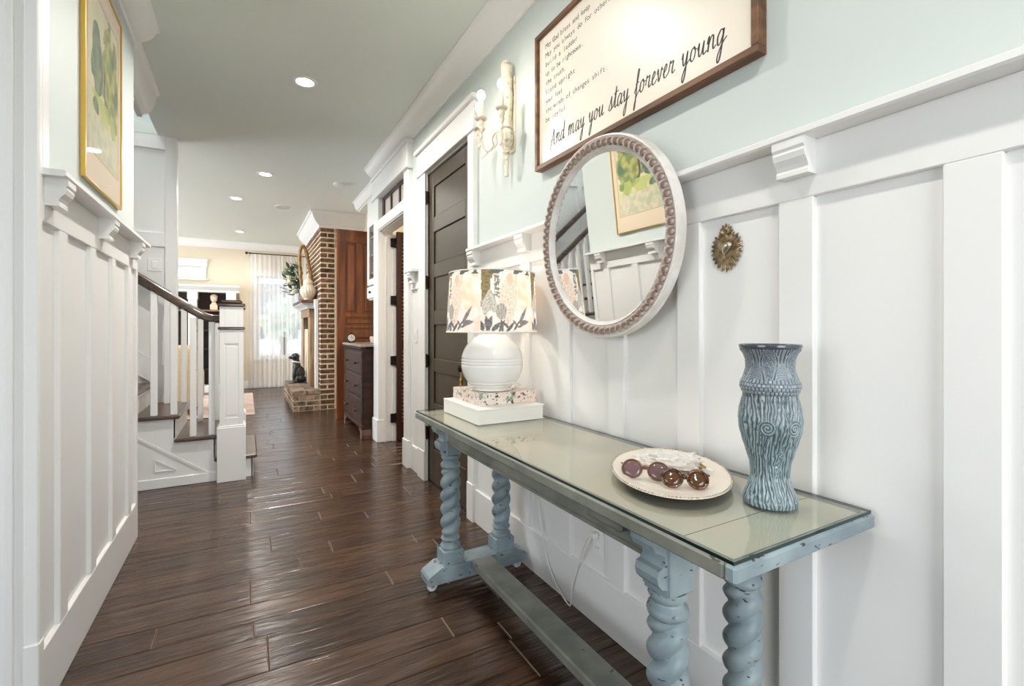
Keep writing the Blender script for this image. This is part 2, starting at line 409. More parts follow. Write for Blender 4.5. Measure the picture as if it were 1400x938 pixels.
wall_right = wall_boxes('wall_right', AQUA, [(1.305, 1.42, -1.5, 2.87, 0, CEIL), (1.305, 1.42, 2.87, 3.73, 2.53, CEIL), (1.305, 1.42, 3.73, 4.27, 0, CEIL),
    (1.305, 1.42, 4.27, 5.26, 2.71, CEIL), (1.305, 1.42, 5.26, 5.465, 0, CEIL)], 'pale seafoam hall wall with white wainscot, behind the console table')
wall_left = wall_boxes('wall_left', AQUA, [(-.72, -.59, 2.04, 3.58, 0, CEIL), (-.72, -.59, -1.5, 2.04, 2.75, CEIL), (-.72, -.69, 3.58, 4.5, 2.86, CEIL)],
    'pale seafoam hall wall with white wainscot, under the watercolour')
XS, XP, XW = 1.285, 1.302, 1.305
def corbel(parent, sx, xw, yc, zt=1.743):
    """sx +1: right wall (projects to -x), -1: left wall"""
    pr = [(0, zt), (-.058, zt), (-.058, zt - .020), (-.052, zt - .026), (-.055, zt - .034), (-.050, zt - .048), (-.038, zt - .062), (-.033, zt - .073), (-.036, zt - .079), (-.036, zt - .090), (0, zt - .090)]
    MB().prism([(xw + sx * a, z) for a, z in pr], 'y', yc - .041, yc + .041).build('corbel', WHITE, parent)
def wainscot(parent, sx, xs, y0, y1, stiles, corbels, zbot=.215, ztop=1.598, shelf=True):
    xp = xs + sx * .017; xw = xs + sx * .02
    B(min(xs, xw), max(xs, xw), y0, y1, 0, zbot, .0025).build('bottom_rail', WALLW, parent)
    B(min(xs, xw), max(xs, xw), y0, y1, ztop, 1.743, .0025).build('top_rail', WALLW, parent)
    es = [y0]
    for a, b in stiles:
        B(min(xs, xw), max(xs, xw), a, b, zbot, ztop, .0025).build('stile', WALLW, parent); es += [a, b]
    es.append(y1)
    for a, b in zip(es[0::2], es[1::2]):
        if b - a > .02: B(min(xp, xw), max(xp, xw), a, b, zbot, ztop).build('wainscot_panel', WALLW, parent)
    if shelf:
        pr = [(0, 1.743), (-.054, 1.743), (-.062, 1.747), (-.062, 1.761), (-.058, 1.764), (.02, 1.764), (.02, 1.743)]
        MB().prism([(xs + sx * a, z) for a, z in pr], 'y', y0 - (.0 if y0 < 0 else .005), y1 + .005).build('plate_rail', WHITE, parent)
    for yc in corbels: corbel(parent, sx, xs, yc)
wainscot(wall_right, 1, XS, -1.5, 2.775, [(.331 + .354 * k, .424 + .354 * k) for k in range(-5, 7)], [-.68, .02, .72, 1.42, 2.12, 2.735])
wainscot(wall_right, 1, XS, 3.905, 4.145, [(3.905, 3.945), (4.115, 4.145)], [4.03])
wainscot(wall_left, -1, -.57, 2.04, 3.58, [(2.04, 2.047), (2.225, 2.307), (2.604, 2.682), (2.966, 3.037), (3.325, 3.40), (3.54, 3.58)], [2.115, 2.76, 3.40])

# crown mouldings
def crown(name, mat, sx, xw, y0, y1, proj=.15, drop=.105, zt=CEIL, axis='y'):
    pr = [(0, zt - drop - .012), (-.014, zt - drop - .012), (-.018, zt - drop), (-.035, zt - drop + .004)]
    for i in range(9):
        a = i / 8 * PI / 2
        pr.append((-.035 - (proj - .055) * math.sin(a) * .55 - (proj - .055) * .45 * i / 8, zt - drop + .004 + (drop - .03) * ((1 - math.cos(a)) * .55 + .45 * i / 8)))
    pr += [(-proj + .012, zt - .018), (-proj, zt - .012), (-proj, zt), (0, zt)]
    if axis == 'y': mb = MB().prism([(xw + sx * a, z) for a, z in pr], 'y', y0, y1)
    else: mb = MB().prism([(xw + sx * a, z) for a, z in pr], 'x', y0, y1)
    o = mb.build(name, mat, None, 40); return o
struct(crown('trim_1', WHITE, 1, 1.305, -1.5, 5.47, .15, .10), 'white crown moulding along the seafoam hall wall above the sign')
struct(crown('trim_2', WHITE, -1, -.59, -1.5, 3.55, .13, .10), 'short white crown moulding above the watercolour')
struct(crown('trim_3', WHITE, -1, -.69, 3.55, 4.5, .11, .17), 'white crown moulding over the staircase opening')

# corner casing at the near end of the left wall
o = MB().box(-.72, -.565, 2.015, 2.04, 0, 2.75, .003).box(-.72, -.69, 2.003, 2.016, 0, 2.75, .002).box(-.64, -.622, 2.003, 2.016, 0, 2.75, .002).box(-.60, -.565, 2.006, 2.016, 0, 2.75, .004)\
    .box(-.59, -.565, 2.04, 2.10, 1.765, 2.75, .003).build('trim_4', WHITE)
struct(o, 'white fluted casing on the near end of the left wall')
B(-.6, -.563, 2.0, 2.046, 0, .27, .003).build('plinth_block', WHITE, o)

# the rest of the shell
wall_boxes('wall_front', AQUA, [(-3.7, -.30, -1.6, -1.5, 0, CEIL), (1.0, 1.42, -1.6, -1.5, 0, CEIL), (-.30, 1.0, -1.6, -1.5, 2.30, CEIL)], 'entry wall behind the viewer')
wall_boxes('wall_side_room', AQUA, [(-3.6, -3.5, -1.5, 3.5, 0, .65), (-3.6, -3.5, -1.5, 3.5, 2.5, CEIL), (-3.6, -3.5, -1.5, -.7, .65, 2.5), (-3.6, -3.5, 1.5, 3.5, .65, 2.5)], 'side room wall with an opening added for the fill light')
wall_boxes('wall_side_partition', WALLW, [(-3.6, -.72, 3.48, 3.58, 0, 5.2)], 'partition between side room and staircase')
wall_boxes('wall_stairwell', AQUA, [(-3.7, -3.6, 3.48, 5.6, 0, 5.2), (-3.6, -.575, 5.47, 5.56, 3.07, 5.2), (-.72, -.62, 3.58, 5.56, 3.17, 5.2)], 'upper stairwell walls')
wall_stair = wall_boxes('wall_stair', WALLW, [(-3.6, -.575, 5.468, 5.56, 0, 3.07)], 'white panelled wall behind the staircase')
for n_, (a, b, c, d) in [('stile', (-.665, -.575, 0, 3.06)), ('stile', (-1.16, -1.07, 0, 3.06)), ('stile', (-1.66, -1.57, 0, 3.06)), ('stile', (-2.16, -2.07, 0, 3.06)),
                         ('top_rail', (-3.6, -.665, 2.93, 3.06)), ('middle_rail', (-3.6, -.665, 2.02, 2.15))]:
    B(a, b, 5.45 if n_ == 'stile' else 5.4515, 5.468, c, d, .002).build(n_, WALLW, wall_stair)
MB().prism([(-.575, .62), (-.575, .84), (-2.6, 2.30), (-2.6, 2.08)], 'y', 5.44, 5.468).build('skirt_board', WHITE, wall_stair)
wall_boxes('wall_living_right', BEIGE, [(1.65, 1.75, 5.4, 11.5, 0, CEIL), (1.42, 1.65, 5.37, 5.47, 0, CEIL)], 'beige living room wall beyond the hall')
wall_boxes('wall_pantry', BEIGE, [(1.42, 3.2, 5.47, 5.5, 0, CEIL), (3.2, 3.3, 3.9, 5.5, 0, CEIL), (1.42, 3.2, 3.8, 3.9, 0, CEIL)], 'beige walls of the room through the open doorway')
wall_boxes('wall_living_left', BEIGE, [(-5.1, -5.0, 5.4, 11.5, 0, .7), (-5.1, -5.0, 5.4, 11.5, 2.6, CEIL), (-5.1, -5.0, 5.4, 7.0, .7, 2.6), (-5.1, -5.0, 10.2, 11.5, .7, 2.6), (-5.0, -3.6, 5.47, 5.56, 0, CEIL)], 'beige living room wall with a side opening added for fill light')
WX0, WX1, WZ0, WZ1 = .20, 1.10, .64, 2.38
wall_boxes('wall_far', BEIGE, [(-5.1, -1.72, 11.4, 11.5, 0, CEIL), (-1.72, -.79, 11.4, 11.5, 0, 2.28), (-1.72, -.79, 11.4, 11.5, 2.51, CEIL), (-.79, WX0, 11.4, 11.5, 0, CEIL),
    (WX0, WX1, 11.4, 11.5, 0, WZ0), (WX0, WX1, 11.4, 11.5, WZ1, CEIL), (WX1, 1.75, 11.4, 11.5, 0, CEIL)], 'beige end wall of the living room with two windows')
struct(crown('trim_5', WHITE, 1, 11.4, -5.0, 1.65, .12, .13, axis='x'), 'white crown moulding along the beige end wall')
struct(B(-5.0, 1.65, 11.375, 11.4, 0, .16, .004).build('baseboard_far', WHITE), 'white baseboard under the sheer curtain')

# far windows
PANE = MG('clear_pane', (.96, .98, .98, 1), 1.45)
def window(name, label, x0, x1, z0, z1, rails, muntins, head=.1, yo=11.4):
    t = MB()
    cw = .075
    t.box(x0 - cw, x0, yo - .022, yo + .02, z0 - .02, z1, .003).box(x1, x1 + cw, yo - .022, yo + .02, z0 - .02, z1, .003)
    t.box(x0 - cw - .02, x1 + cw + .02, yo - .03, yo + .02, z1, z1 + head, .003).box(x0 - cw - .035, x1 + cw + .035, yo - .045, yo + .02, z1 + head, z1 + head + .025, .003)
    o = struct(t.build(name, WHITE), label)
    s = MB(); fw = .045
    s.box(x0, x0 + fw, yo + .02, yo + .06, z0, z1).box(x1 - fw, x1, yo + .02, yo + .06, z0, z1).box(x0 + fw, x1 - fw, yo + .02, yo + .06, z0, z0 + fw).box(x0 + fw, x1 - fw, yo + .02, yo + .06, z1 - fw, z1)
    s.build('sash_frame', WHITE, o)
    for a, b in rails: B(x0 + fw, x1 - fw, yo + .018, yo + .06, a, b).build('meeting_rail', WHITE, o)
    for x in muntins: B(x - .01, x + .01, yo + .025, yo + .055, z0 + fw, z1 - fw).build('muntin', WHITE, o)
    B(x0 - cw - .03, x1 + cw + .03, yo - .05, yo + .03, z0 - .045, z0 - .02, .004).build('window_sill', WHITE, o)
    zs = [z0 + fw] + [v for r in rails for v in r] + [z1 - fw]
    for a, b in zip(zs[0::2], zs[1::2]): B(x0 + fw, x1 - fw, yo + .038, yo + .042, a, b).build('pane', PANE, o)
    return o
window('window_1', 'tall white window behind the sheer curtain', WX0, WX1, WZ0, WZ1, [(1.40, 1.46), (2.06, 2.13)], [.50, .80])
window('window_2', 'small high white window above the bookcase', -1.72, -.79, 2.28, 2.51, [], [], .13)

# doorway 1: brown six-panel door
DY0, DY1, DZ = 2.872, 3.728, 2.525
door = struct(thing('door_1', None, None, (1.33, DY1, 0)), 'olive brown six-panel interior door with black hinges behind the lamp')
xd = 1.312
rz = [(0.012, .284), (.543, .655), (.91, 1.014), (1.285, 1.40), (1.662, 1.774), (2.028, 2.15), (2.394, DZ)]
m = MB().box(xd + .012, xd + .03, DY0, DY1, .012, DZ)
m.build('door_slab', BROWN, door)
for a in (DY0, DY1 - .115): B(xd, xd + .012, a, a + .115, .012, DZ, .003).build('door_stile', BROWN, door)
for a, b in rz: B(xd, xd + .012, DY0 + .115, DY1 - .115, a, b, .003).build('door_rail', BROWN, door)
for (a0, b0), (a1, b1) in zip(rz, rz[1:]):
    B(xd + .010, xd + .013, DY0 + .122, DY1 - .122, b0 + .006, a1 - .006).build('door_panel', BROWN, door)
for z in (2.33, 1.635, .99, .40):
    h = MB().box(xd - .020, xd + .002, DY1 - .012, DY1 + .020, z - .05, z + .05, .002); h.lathe([(.007, z - .056), (.007, z + .056)], (xd - .021, DY1 + .003, 0), 10)
    h.build('hinge', BRONZE, door)
kb = MB().lathe([(.03, 0), (.03, -.006), (.012, -.010), (.010, -.03), (.024, -.042), (.029, -.055), (.024, -.066), (.0, -.07)], (xd, 2.955, .985), 20, axis='x')
kb.build('door_knob', BRONZE, door, 40)
o = MB().box(1.275, 1.32, DY0 - .095, DY0 - .004, 0, DZ + .012, .003).box(1.275, 1.32, DY1 + .004, DY1 + .165, 0, DZ + .012, .003)\
    .box(1.268, 1.32, DY0 - .115, DY1 + .185, DZ + .012, DZ + .20, .003).box(1.262, 1.30, DY0 - .12, DY1 + .19, DZ + .008, DZ + .035, .004).box(1.245, 1.32, DY0 - .14, DY1 + .21, DZ + .20, DZ + .235, .005)\
    .box(1.30, 1.335, DY0 - .02, DY0 - .002, 0, DZ + .004).box(1.30, 1.335, DY1 + .002, DY1 + .02, 0, DZ + .004).box(1.302, 1.345, DY0 - .02, DY1 + .02, DZ + .001, DZ + .03).build('trim_6', WHITE)
struct(o, 'white casing with a capped header around the brown door')
B(1.268, 1.32, DY0 - .10, DY0 - .003, 0, .245, .003).build('plinth_block', WHITE, o)
B(1.268, 1.32, DY1 + .003, DY1 + .17, 0, .245, .003).build('plinth_block', WHITE, o)

# doorway 2: cased opening with a transom and an open louvred door
OY0, OY1, OZ = 4.283, 5.25, 2.345
o = MB().box(1.262, 1.43, OY0 - .13, OY0, 0, 2.70, .004).box(1.262, 1.43, OY1, OY1 + .215, 0, 2.70, .004).box(1.262, 1.43, OY0, OY1, OZ, OZ + .105, .003)\
    .box(1.25, 1.43, OY0 - .145, OY1 + .23, 2.70, 2.925, .004).box(1.235, 1.43, OY0 - .155, OY1 + .24, 2.695, 2.715, .004).box(1.232, 1.43, OY0 - .17, OY1 + .245, 2.925, 2.955, .005)\
    .box(1.33, 1.35, OY1 - .02, OY1, 0, OZ).box(1.33, 1.35, OY0, OY0 + .02, 0, OZ).box(1.42, 1.47, OY1 - .012, OY1 + .1, 0, OZ, .003)\
    .box(1.272, 1.30, OY0, OY1, OZ - .012, OZ, .003).box(1.30, 1.42, OY0, OY1, OZ - .018, OZ - .012, .002).build('trim_7', WHITE)
struct(o, 'white cased opening with a transom beyond the brown door')
MB().box(1.25, 1.44, OY0 - .14, OY0 + .004, 0, .25, .004).build('plinth_block', WHITE, o)
MB().box(1.25, 1.44, OY1 - .004, OY1 + .225, 0, .25, .004).build('plinth_block', WHITE, o)
DARKW = MN('dark_transom_wood', C(38, 26, 21), C(58, 40, 32), (10, 3, 10), .4)
tr = struct(thing('window_3', None, None, (1.33, (OY0 + OY1) / 2, 2.45)), 'dark framed transom with panes over the cased opening')
z0, z1 = OZ + .105, 2.70
MB().box(1.31, 1.345, OY0, OY1, z0, z0 + .035).box(1.31, 1.345, OY0, OY1, z1 - .04, z1).box(1.31, 1.345, OY0, OY0 + .05, z0 + .035, z1 - .04).box(1.31, 1.345, OY1 - .06, OY1, z0 + .035, z1 - .04).build('transom_frame', DARKW, tr)
ys = [OY0 + .05, 4.595, 4.908, OY1 - .06]
for a in ys[1:3]: B(1.31, 1.345, a - .018, a + .018, z0 + .035, z1 - .04).build('muntin', DARKW, tr)
FROST = M('milky_transom_glass', C(214, 204, 196), .15)
for a, b in zip(ys, ys[1:]): B(1.325, 1.331, a + .01, b - .01, z0 + .035, z1 - .04).build('pane', FROST, tr)
d2 = struct(thing('door_2', None, None, (1.47, 5.19, 0)), 'open dark mahogany louvred door seen through the cased opening')
dx0, dx1, dyc = 1.452, 2.32, 5.20
B(dx0, dx0 + .062, dyc - .018, dyc + .018, .012, 2.33, .003).build('door_stile', MAHOG, d2)
B(dx1 - .115, dx1, dyc - .018, dyc + .018, .012, 2.33, .003).build('door_stile', MAHOG, d2)
for a, b in [(.012, .22), (1.0, 1.14), (2.20, 2.33)]: B(dx0 + .062, dx1 - .115, dyc - .018, dyc + .018, a, b, .003).build('door_rail', MAHOG, d2)
sl0 = None
for za, zb in [(.22, 1.0), (1.14, 2.20)]:
    n = int((zb - za) / .042)
    for i in range(n):
        zc = za + (i + .5) * (zb - za) / n
        if sl0 is None:
            sl0 = MB().box(dx0 + .062, dx1 - .115, -.021, .021, -.004, .004, .002).xf(Matrix.Rotation(math.radians(-38), 4, 'X')); sl0.v = [(x, y_ + dyc, z) for x, y_, z in sl0.v]
            s0 = sl0.build('slat', MAHOG, d2); s0.location.z = zc
        else:
            c = s0.copy(); COL.objects.link(c); c.location.z = zc
for z in (2.21, 1.57, .90, .26):
    h = MB().box(1.425, 1.432, OY1 - .018, OY1 - .012, z - .05, z + .05).box(1.395, 1.468, OY1 - .034, OY1 - .0125, z - .05, z + .05, .003)
    h.lathe([(.010, z - .055), (.010, z + .055)], (1.455, OY1 - .03, 0), 10)
    h.build('hinge', BLACKM, d2)

# ------------------------------------------------------------------ ceiling fittings
LENS = ME('lit_downlight_lens', (1, .96, .9, 1), 14)
def downlight(x, y_, label, power):
    t = thing('ceiling_light', label, 'ceiling light', (x, y_, CEIL), 'recessed ceiling lights')
    MB().lathe([(.085, 0), (.085, -.006), (.070, -.008), (.058, -.002)], (x, y_, CEIL), 28, cap=False).build('trim_ring', WHITE, t, 40)
    MB().lathe([(.060, -.0045), (.0, -.0046)], (x, y_, CEIL), 28, cap=False).build('lens', LENS, t)
    d = bpy.data.lights.new('downlight', 'AREA'); d.shape = 'DISK'; d.size = .11; d.energy = power; d.color = (1, .955, .90); d.spread = math.radians(165)
    lo = bpy.data.objects.new('downlight_lamp', d); COL.objects.link(lo); lo.parent = t; lo.location = (0, 0, -.012)
downlight(.373, 3.753, 'round recessed ceiling light nearest, in the hall ceiling by the brown door', 38)
downlight(.193, 6.21, 'round recessed ceiling light second from the hall, beyond the cased opening', 16)
downlight(-.123, 7.553, 'round recessed ceiling light third from the hall, before the chimney', 18)
downlight(-.107, 10.1, 'round recessed ceiling light farthest away, before the sheer curtain', 22)
for (x, y_) in ((.40, 2.05), (.42, .08)):
    downlight(x, y_, 'recessed ceiling light above the %s' % ('console table' if y_ > 1 else 'viewer'), 13)
o = MB().lathe([(.062, 0), (.066, -.012), (.066, -.022), (.05, -.034), (.02, -.038), (0, -.038)], (.999, 6.17, CEIL), 28).build('smoke_detector', WHITE, None, 40)
tag(o, 'round white smoke detector on the ceiling before the chimney crown', 'smoke detector')
t = thing('ceiling_speaker', 'flat round white speaker grille in the ceiling left of the chimney', 'speaker', (.472, 7.756, CEIL))
MB().lathe([(.115, 0), (.115, -.006), (.10, -.008)], (.472, 7.756, CEIL), 32, cap=False).build('rim', WHITE, t, 40)
MB().lathe([(.10, -.0055), (0, -.0065)], (.472, 7.756, CEIL), 32, cap=False).build('grille', M('grille_grey', C(206, 208, 203), .7), t)
# ------------------------------------------------------------------ staircase
st = thing('staircase', 'white staircase with dark treads, square balusters and curved dark handrail', 'staircase', (-.1, 4.6, 0))
RI, GO, SX = .189, .27, .05
SY0, SY1 = 4.59, 5.45
NS = 12
for k in range(1, NS + 1):
    xr = SX - GO * (k - 1)
    y1 = 5.40 if k == 1 else 5.445
    B(xr - GO - .012, xr + .03, SY0 - .03, y1, RI * k - .03, RI * k, .010).build('tread', TREAD, st)
    B(xr - .015, xr, SY0, y1 - .02, RI * (k - 1), RI * k - .028).build('riser', WHITE, st)
poly = [(SX - .005, 0)]
for k in range(1, NS + 1):
    xr = SX - GO * (k - 1) - .005; poly += [(xr, RI * k - .03), (xr - GO, RI * k - .03)]
xe = SX - GO * NS - .005; poly += [(xe, RI * NS - .4)]
poly += [(-.72, 0)] if False else [(xe, 0)]
MB().prism(poly, 'y', SY0, SY0 + .03).build('stringer', WHITE, st)
sm = MB()
def bar(p, q, wd=.018):
    a = Vector((p[0], 0, p[1])); b = Vector((q[0], 0, q[1])); d = (b - a).normalized(); nn = Vector((-d.z, 0, d.x)) * wd / 2
    sm.prism([((a + nn).x, (a + nn).z), ((b + nn).x, (b + nn).z), ((b - nn).x, (b - nn).z), ((a - nn).x, (a - nn).z)], 'y', SY0 - .006, SY0 + .001)
bar((-.215, .03), (-1.1, .667)); bar((-.625, .13), (-.49, .13), .009); bar((-.625, .13), (-.625, .225), .009); bar((-.625, .225), (-.49, .13), .009)
sm.build('stringer_moulding', WHITE, st)
B(-3.2, -.2, SY0 - .012, SY0, 0, .075, .003).build('base_trim', WHITE, st)
# handrails
RAILP = [(-.03, -.02), (-.026, .012), (-.02, .026), (0, .033), (.02, .026), (.026, .012), (.03, -.02), (.018, -.03), (-.018, -.03)]
def rail_path(yc):
    p = [(-.12, yc, 1.335), (-.20, yc, 1.335), (-.255, yc, 1.338), (-.31, yc, 1.357), (-.37, yc, 1.393), (-.45, yc, 1.445)]
    return smooth_path(p, 4) + [(-.45 - i * .5, yc, 1.445 + i * .5 * .70) for i in (1, 2, 3, 4, 5, 6.29)]
BAL = []
for yc, nm in ((4.625, 0), (5.33, 1)):
    MB().sweep(rail_path(yc), RAILP, (0, 1, 0)).build('handrail', RAILM, st, 40)
    for j in range(0, 18 if nm == 0 else 4):
        x = -.25 - .1285 * j - (.0 if nm == 0 else 0)
        k = int((SX - x) / GO) + 1
        zt = 1.31 if x > -.28 else (1.345 if x > -.36 else 1.36 + (-.40 - x) * .70)
        B(x - .0215, x + .0215, yc - .0215, yc + .0215, RI * k, zt, .003).build('baluster', WHITE, st)
MB().sweep([(-.75, 5.39, 1.62), (-3.595, 5.39, 1.62 + 2.845 * .70)], RAILP, (0, 1, 0)).build('wall_rail', RAILM, st, 40)
def newel(x0, x1, y0, y1, zb=0):
    n = thing('newel_post', None, None, ((x0 + x1) / 2, (y0 + y1) / 2, zb)); n.parent = st
    n.location = Vector(n.location) - st.location
    b = MB().box(x0, x1, y0, y1, zb, .445, .003).box(x0 + .008, x1 - .008, y0 + .008, y1 - .008, .445, .46, .004).build('newel_base', WHITE, n)
    sx0, sx1, sy0, sy1 = x0 + .018, x1 - .018, y0 + .018, y1 - .018
    s = MB().box(sx0 + .006, sx1 - .006, sy0 + .006, sy1 - .006, .46, 1.44)
    for a, c in ((sx0, sx0 + .035), (sx1 - .035, sx1)):
        s.box(a, c, sy0, sy1, .46, 1.44, .002)
    for a, c in ((.46, .52), (1.13, 1.44)): s.box(sx0 + .0352, sx1 - .0352, sy0, sy1, a, c, .002)
    s.box(sx0 + .045, sx1 - .045, sy0 + .003, sy0 + .01, .54, 1.11, .003)
    s.build('newel_shaft', WHITE, n)
    B(x0 + .006, x1 - .006, y0 + .006, y1 - .006, 1.245, 1.268, .007).build('newel_collar', RAILM, n)
    MB().box(x0 + .004, x1 - .004, y0 + .004, y1 - .004, 1.435, 1.462, .008).box(x0 + .025, x1 - .025, y0 + .025, y1 - .025, 1.46, 1.49, .012).build('newel_cap', RAILM, n)
newel(-.21, -.005, 4.50, 4.705)
newel(-.21, -.005, 5.225, 5.43)

# ------------------------------------------------------------------ chimney, hearth, mantel
CX, CY0, CY1 = .997, 7.82, 9.72
ch = thing('fireplace', 'weathered brick chimney with raised brick hearth and wooden mantel', 'fireplace', (1.2, CY0, 0))
ZB = 2.83
MB().box(CX + .005, 1.65, CY0 + .005, CY1 - .012, 0, CEIL).box(.617, CX + .004, CY0 + .001, CY1 - .012, 0, .235).build('mortar_core', MORTAR, ch)
bc = {}
def brick(x0, x1, y0, y1, z0, z1, mat=BRICK, nm='brick'):
    key = (round(x1 - x0, 3), round(y1 - y0, 3), round(z1 - z0, 3), mat.name)
    cx, cy, cz = (x0 + x1) / 2, (y0 + y1) / 2, (z0 + z1) / 2
    if key not in bc:
        hx, hy, hz = key[0] / 2, key[1] / 2, key[2] / 2
        o = MB().box(-hx, hx, -hy, hy, -hz, hz, .006); 
        o.v = [(a + R.uniform(-.002, .002), b + R.uniform(-.002, .002), c + R.uniform(-.002, .002)) for a, b, c in o.v]
        me = o.build(nm, mat, None); bc[key] = me.data; COL.objects.unlink(me); bpy.data.objects.remove(me)
    o = bpy.data.objects.new(nm, bc[key]); COL.objects.link(o); o.parent = ch
    o.location = Vector((cx + R.uniform(-.002, .002), cy + R.uniform(-.003, .003), cz)) - ch.location
    return o
P = .0787
for r in range(int((ZB - .0) / P) + 1):
    z0 = r * P + .008; z1 = min(z0 + .060, ZB)
    if z1 - z0 < .03: continue
    xs = [CX, CX + .105, CX + .236] if r % 2 else [CX, CX + .215, CX + .236]
    xs = [CX, CX + .108, CX + .22] if r % 2 == 0 else [CX, CX + .22]
    for a, b in zip(xs, xs[1:]): brick(a + .002, b - .013, CY0, CY0 + .09, z0, z1)
    brick(CX + .222, CX + .42, CY0, CY0 + .09, z0, z1) if z0 > 2.5 else None
    if z0 > 1.70 or True:
        # face towards the room
        ya = CY0 + .1015 + (0 if r % 2 else .105); 
        if r % 2 == 0: 
            if z0 > .3: brick(CX, CX + .09, CY0 + .1015, CY0 + .1955, z0, z1)
        while ya < CY1 - .1 and z0 > .3:
            blocked = (8.33 < ya + .1 < 9.55) and z0 < 1.62
            if not blocked and z0 > 1.0 or (not blocked and ya < 8.4): brick(CX, CX + .09, ya, ya + .2, z0, z1)
            ya += .2115
# hearth: three courses and a rowlock cap
for r in range(3):
    z0 = r * P + .006; z1 = z0 + .064; xa = .612 + (0 if r % 2 else -.0)
    xs = [.612, .70, .91, 1.0] if r % 2 == 0 else [.612, .80, 1.0]
    for a, b in zip(xs, xs[1:]): brick(a, b - .011, CY0 - .005, CY0 + .09, z0, z1, HEARTHB)
    ya = CY0 + .1 + (0 if r % 2 else .1)
    if r % 2 == 0: brick(.612, .70, CY0 + .1, CY0 + .19, z0, z1, HEARTHB)
    while ya < CY1 - .1:
        brick(.612, .70, ya, ya + .2, z0, z1, HEARTHB); ya += .2115
for i in range(8):
    ya = CY0 - .012 + i * .2165
    for j in range(2):
        brick(.600 + j * .205, .600 + j * .205 + .196, ya, ya + .206, .240, .312, HEARTHB)
MANT = MN('aged_mantel_wood', C(120, 92, 66), C(168, 140, 108), (30, 30, 3), .55)
MANTD = MN('dark_mantel_wood', C(74, 46, 28), C(118, 78, 48), (4, 30, 30), .5)
GREYW = MN('greyed_pale_paint', C(186, 190, 192), C(206, 206, 202), (10, 10, 10), .5)
# surround: legs, lintel, opening, mantel shelf
B(.90, .992, 8.34, 8.60, .314, 1.45, .006).build('mantel_leg', MANT, ch)
B(.90, .992, 9.36, 9.62, .314, 1.45, .006).build('mantel_leg', MANT, ch)
B(.89, .992, 8.34, 9.62, 1.45, 1.60, .006).build('mantel_lintel', MANT, ch)
B(.972, .990, 8.605, 9.355, .314, 1.44).build('firebox_opening', M('soot', C(24, 20, 18), .9), ch)
B(.92, .97, 8.64, 9.32, .314, 1.25, .01).build('firebox_screen', M('pale_stone_slip', C(206, 190, 166), .7), ch)
MB().prism([(.992, 1.585), (.86, 1.585), (.85, 1.61), (.80, 1.645), (.77, 1.66), (.77, 1.675), (.992, 1.675)], 'y', 8.22, 9.68).build('mantel_moulding', GREYW, ch)
B(.755, .992, 8.16, 9.72, 1.675, 1.72, .006).build('mantel_shelf', MANTD, ch)
MB().box(.945, .992, 8.0, 8.12, .314, 1.70, .003).box(.935, .992, 7.995, 8.13, 1.60, 1.72, .003).build('side_pilaster', WHITE, ch)
# chimney crown, wraps three sides
def crown_corner(name, parent, x, ya, yb, xe, proj, drop, zt):
    pr = [(0, zt - drop)]
    pr += [(.02, zt - drop), (.022, zt - drop + .03)]
    for i in range(9):
        a = i / 8 * PI / 2
        pr.append((.03 + (proj - .05) * (.5 * math.sin(a) + .5 * i / 8), zt - drop + .035 + (drop - .075) * (.5 * (1 - math.cos(a)) + .5 * i / 8)))
    pr += [(proj - .01, zt - .035), (proj, zt - .028), (proj, zt)]
    v = []; f = []; n = len(pr)
    for d, z in pr: v += [(xe, ya - d, z), (x - d, ya - d, z), (x - d, yb + d, z), (xe, yb + d, z)]
    for i in range(n - 1):
        for j in range(3): f.append((4 * i + j, 4 * i + j + 1, 4 * i + 4 + j + 1, 4 * i + 4 + j))
    return MB().add(v, f).build(name, WHITE, parent, 40)
crown_corner('chimney_crown', ch, CX, CY0, CY1, 1.65, .155, .235, CEIL)

# old door in front of the chimney side
od = thing('old_door', 'tall orange stained panelled wooden door leaning beside the brick chimney', 'door', (1.37, 6.93, 0))
ox0, ox1, oy = 1.09, 1.645, 6.90
B(ox0, ox0 + .118, oy, oy + .04, 0, 2.645, .004).build('door_stile', OLDD, od)
B(1.365, 1.445, oy, oy + .04, 1.46, 2.46, .004).build('door_stile', OLDD, od)
B(ox1 - .04, ox1, oy, oy + .04, 0, 2.645, .004).build('door_stile', OLDD, od)
for a, b in [(0, .2), (.70, .82), (1.02, 1.10), (1.265, 1.30), (1.42, 1.475), (2.465, 2.645)]: B(ox0 + .118, ox1 - .04, oy, oy + .04, a, b, .004).build('door_rail', OLDD, od)
for x0, x1, za, zb in [(1.208, 1.365, 1.475, 2.465), (1.445, 1.605, 1.475, 2.465), (1.208, 1.605, 1.30, 1.42), (1.208, 1.605, 1.10, 1.265), (1.208, 1.605, .2, .7), (1.208, 1.605, .82, 1.02)]:
    MB().box(x0, x1, oy + .022, oy + .032, za, zb).box(x0 + .022, x1 - .022, oy + .008, oy + .03, za + .022, zb - .022, .010).build('door_panel', OLDD, od)

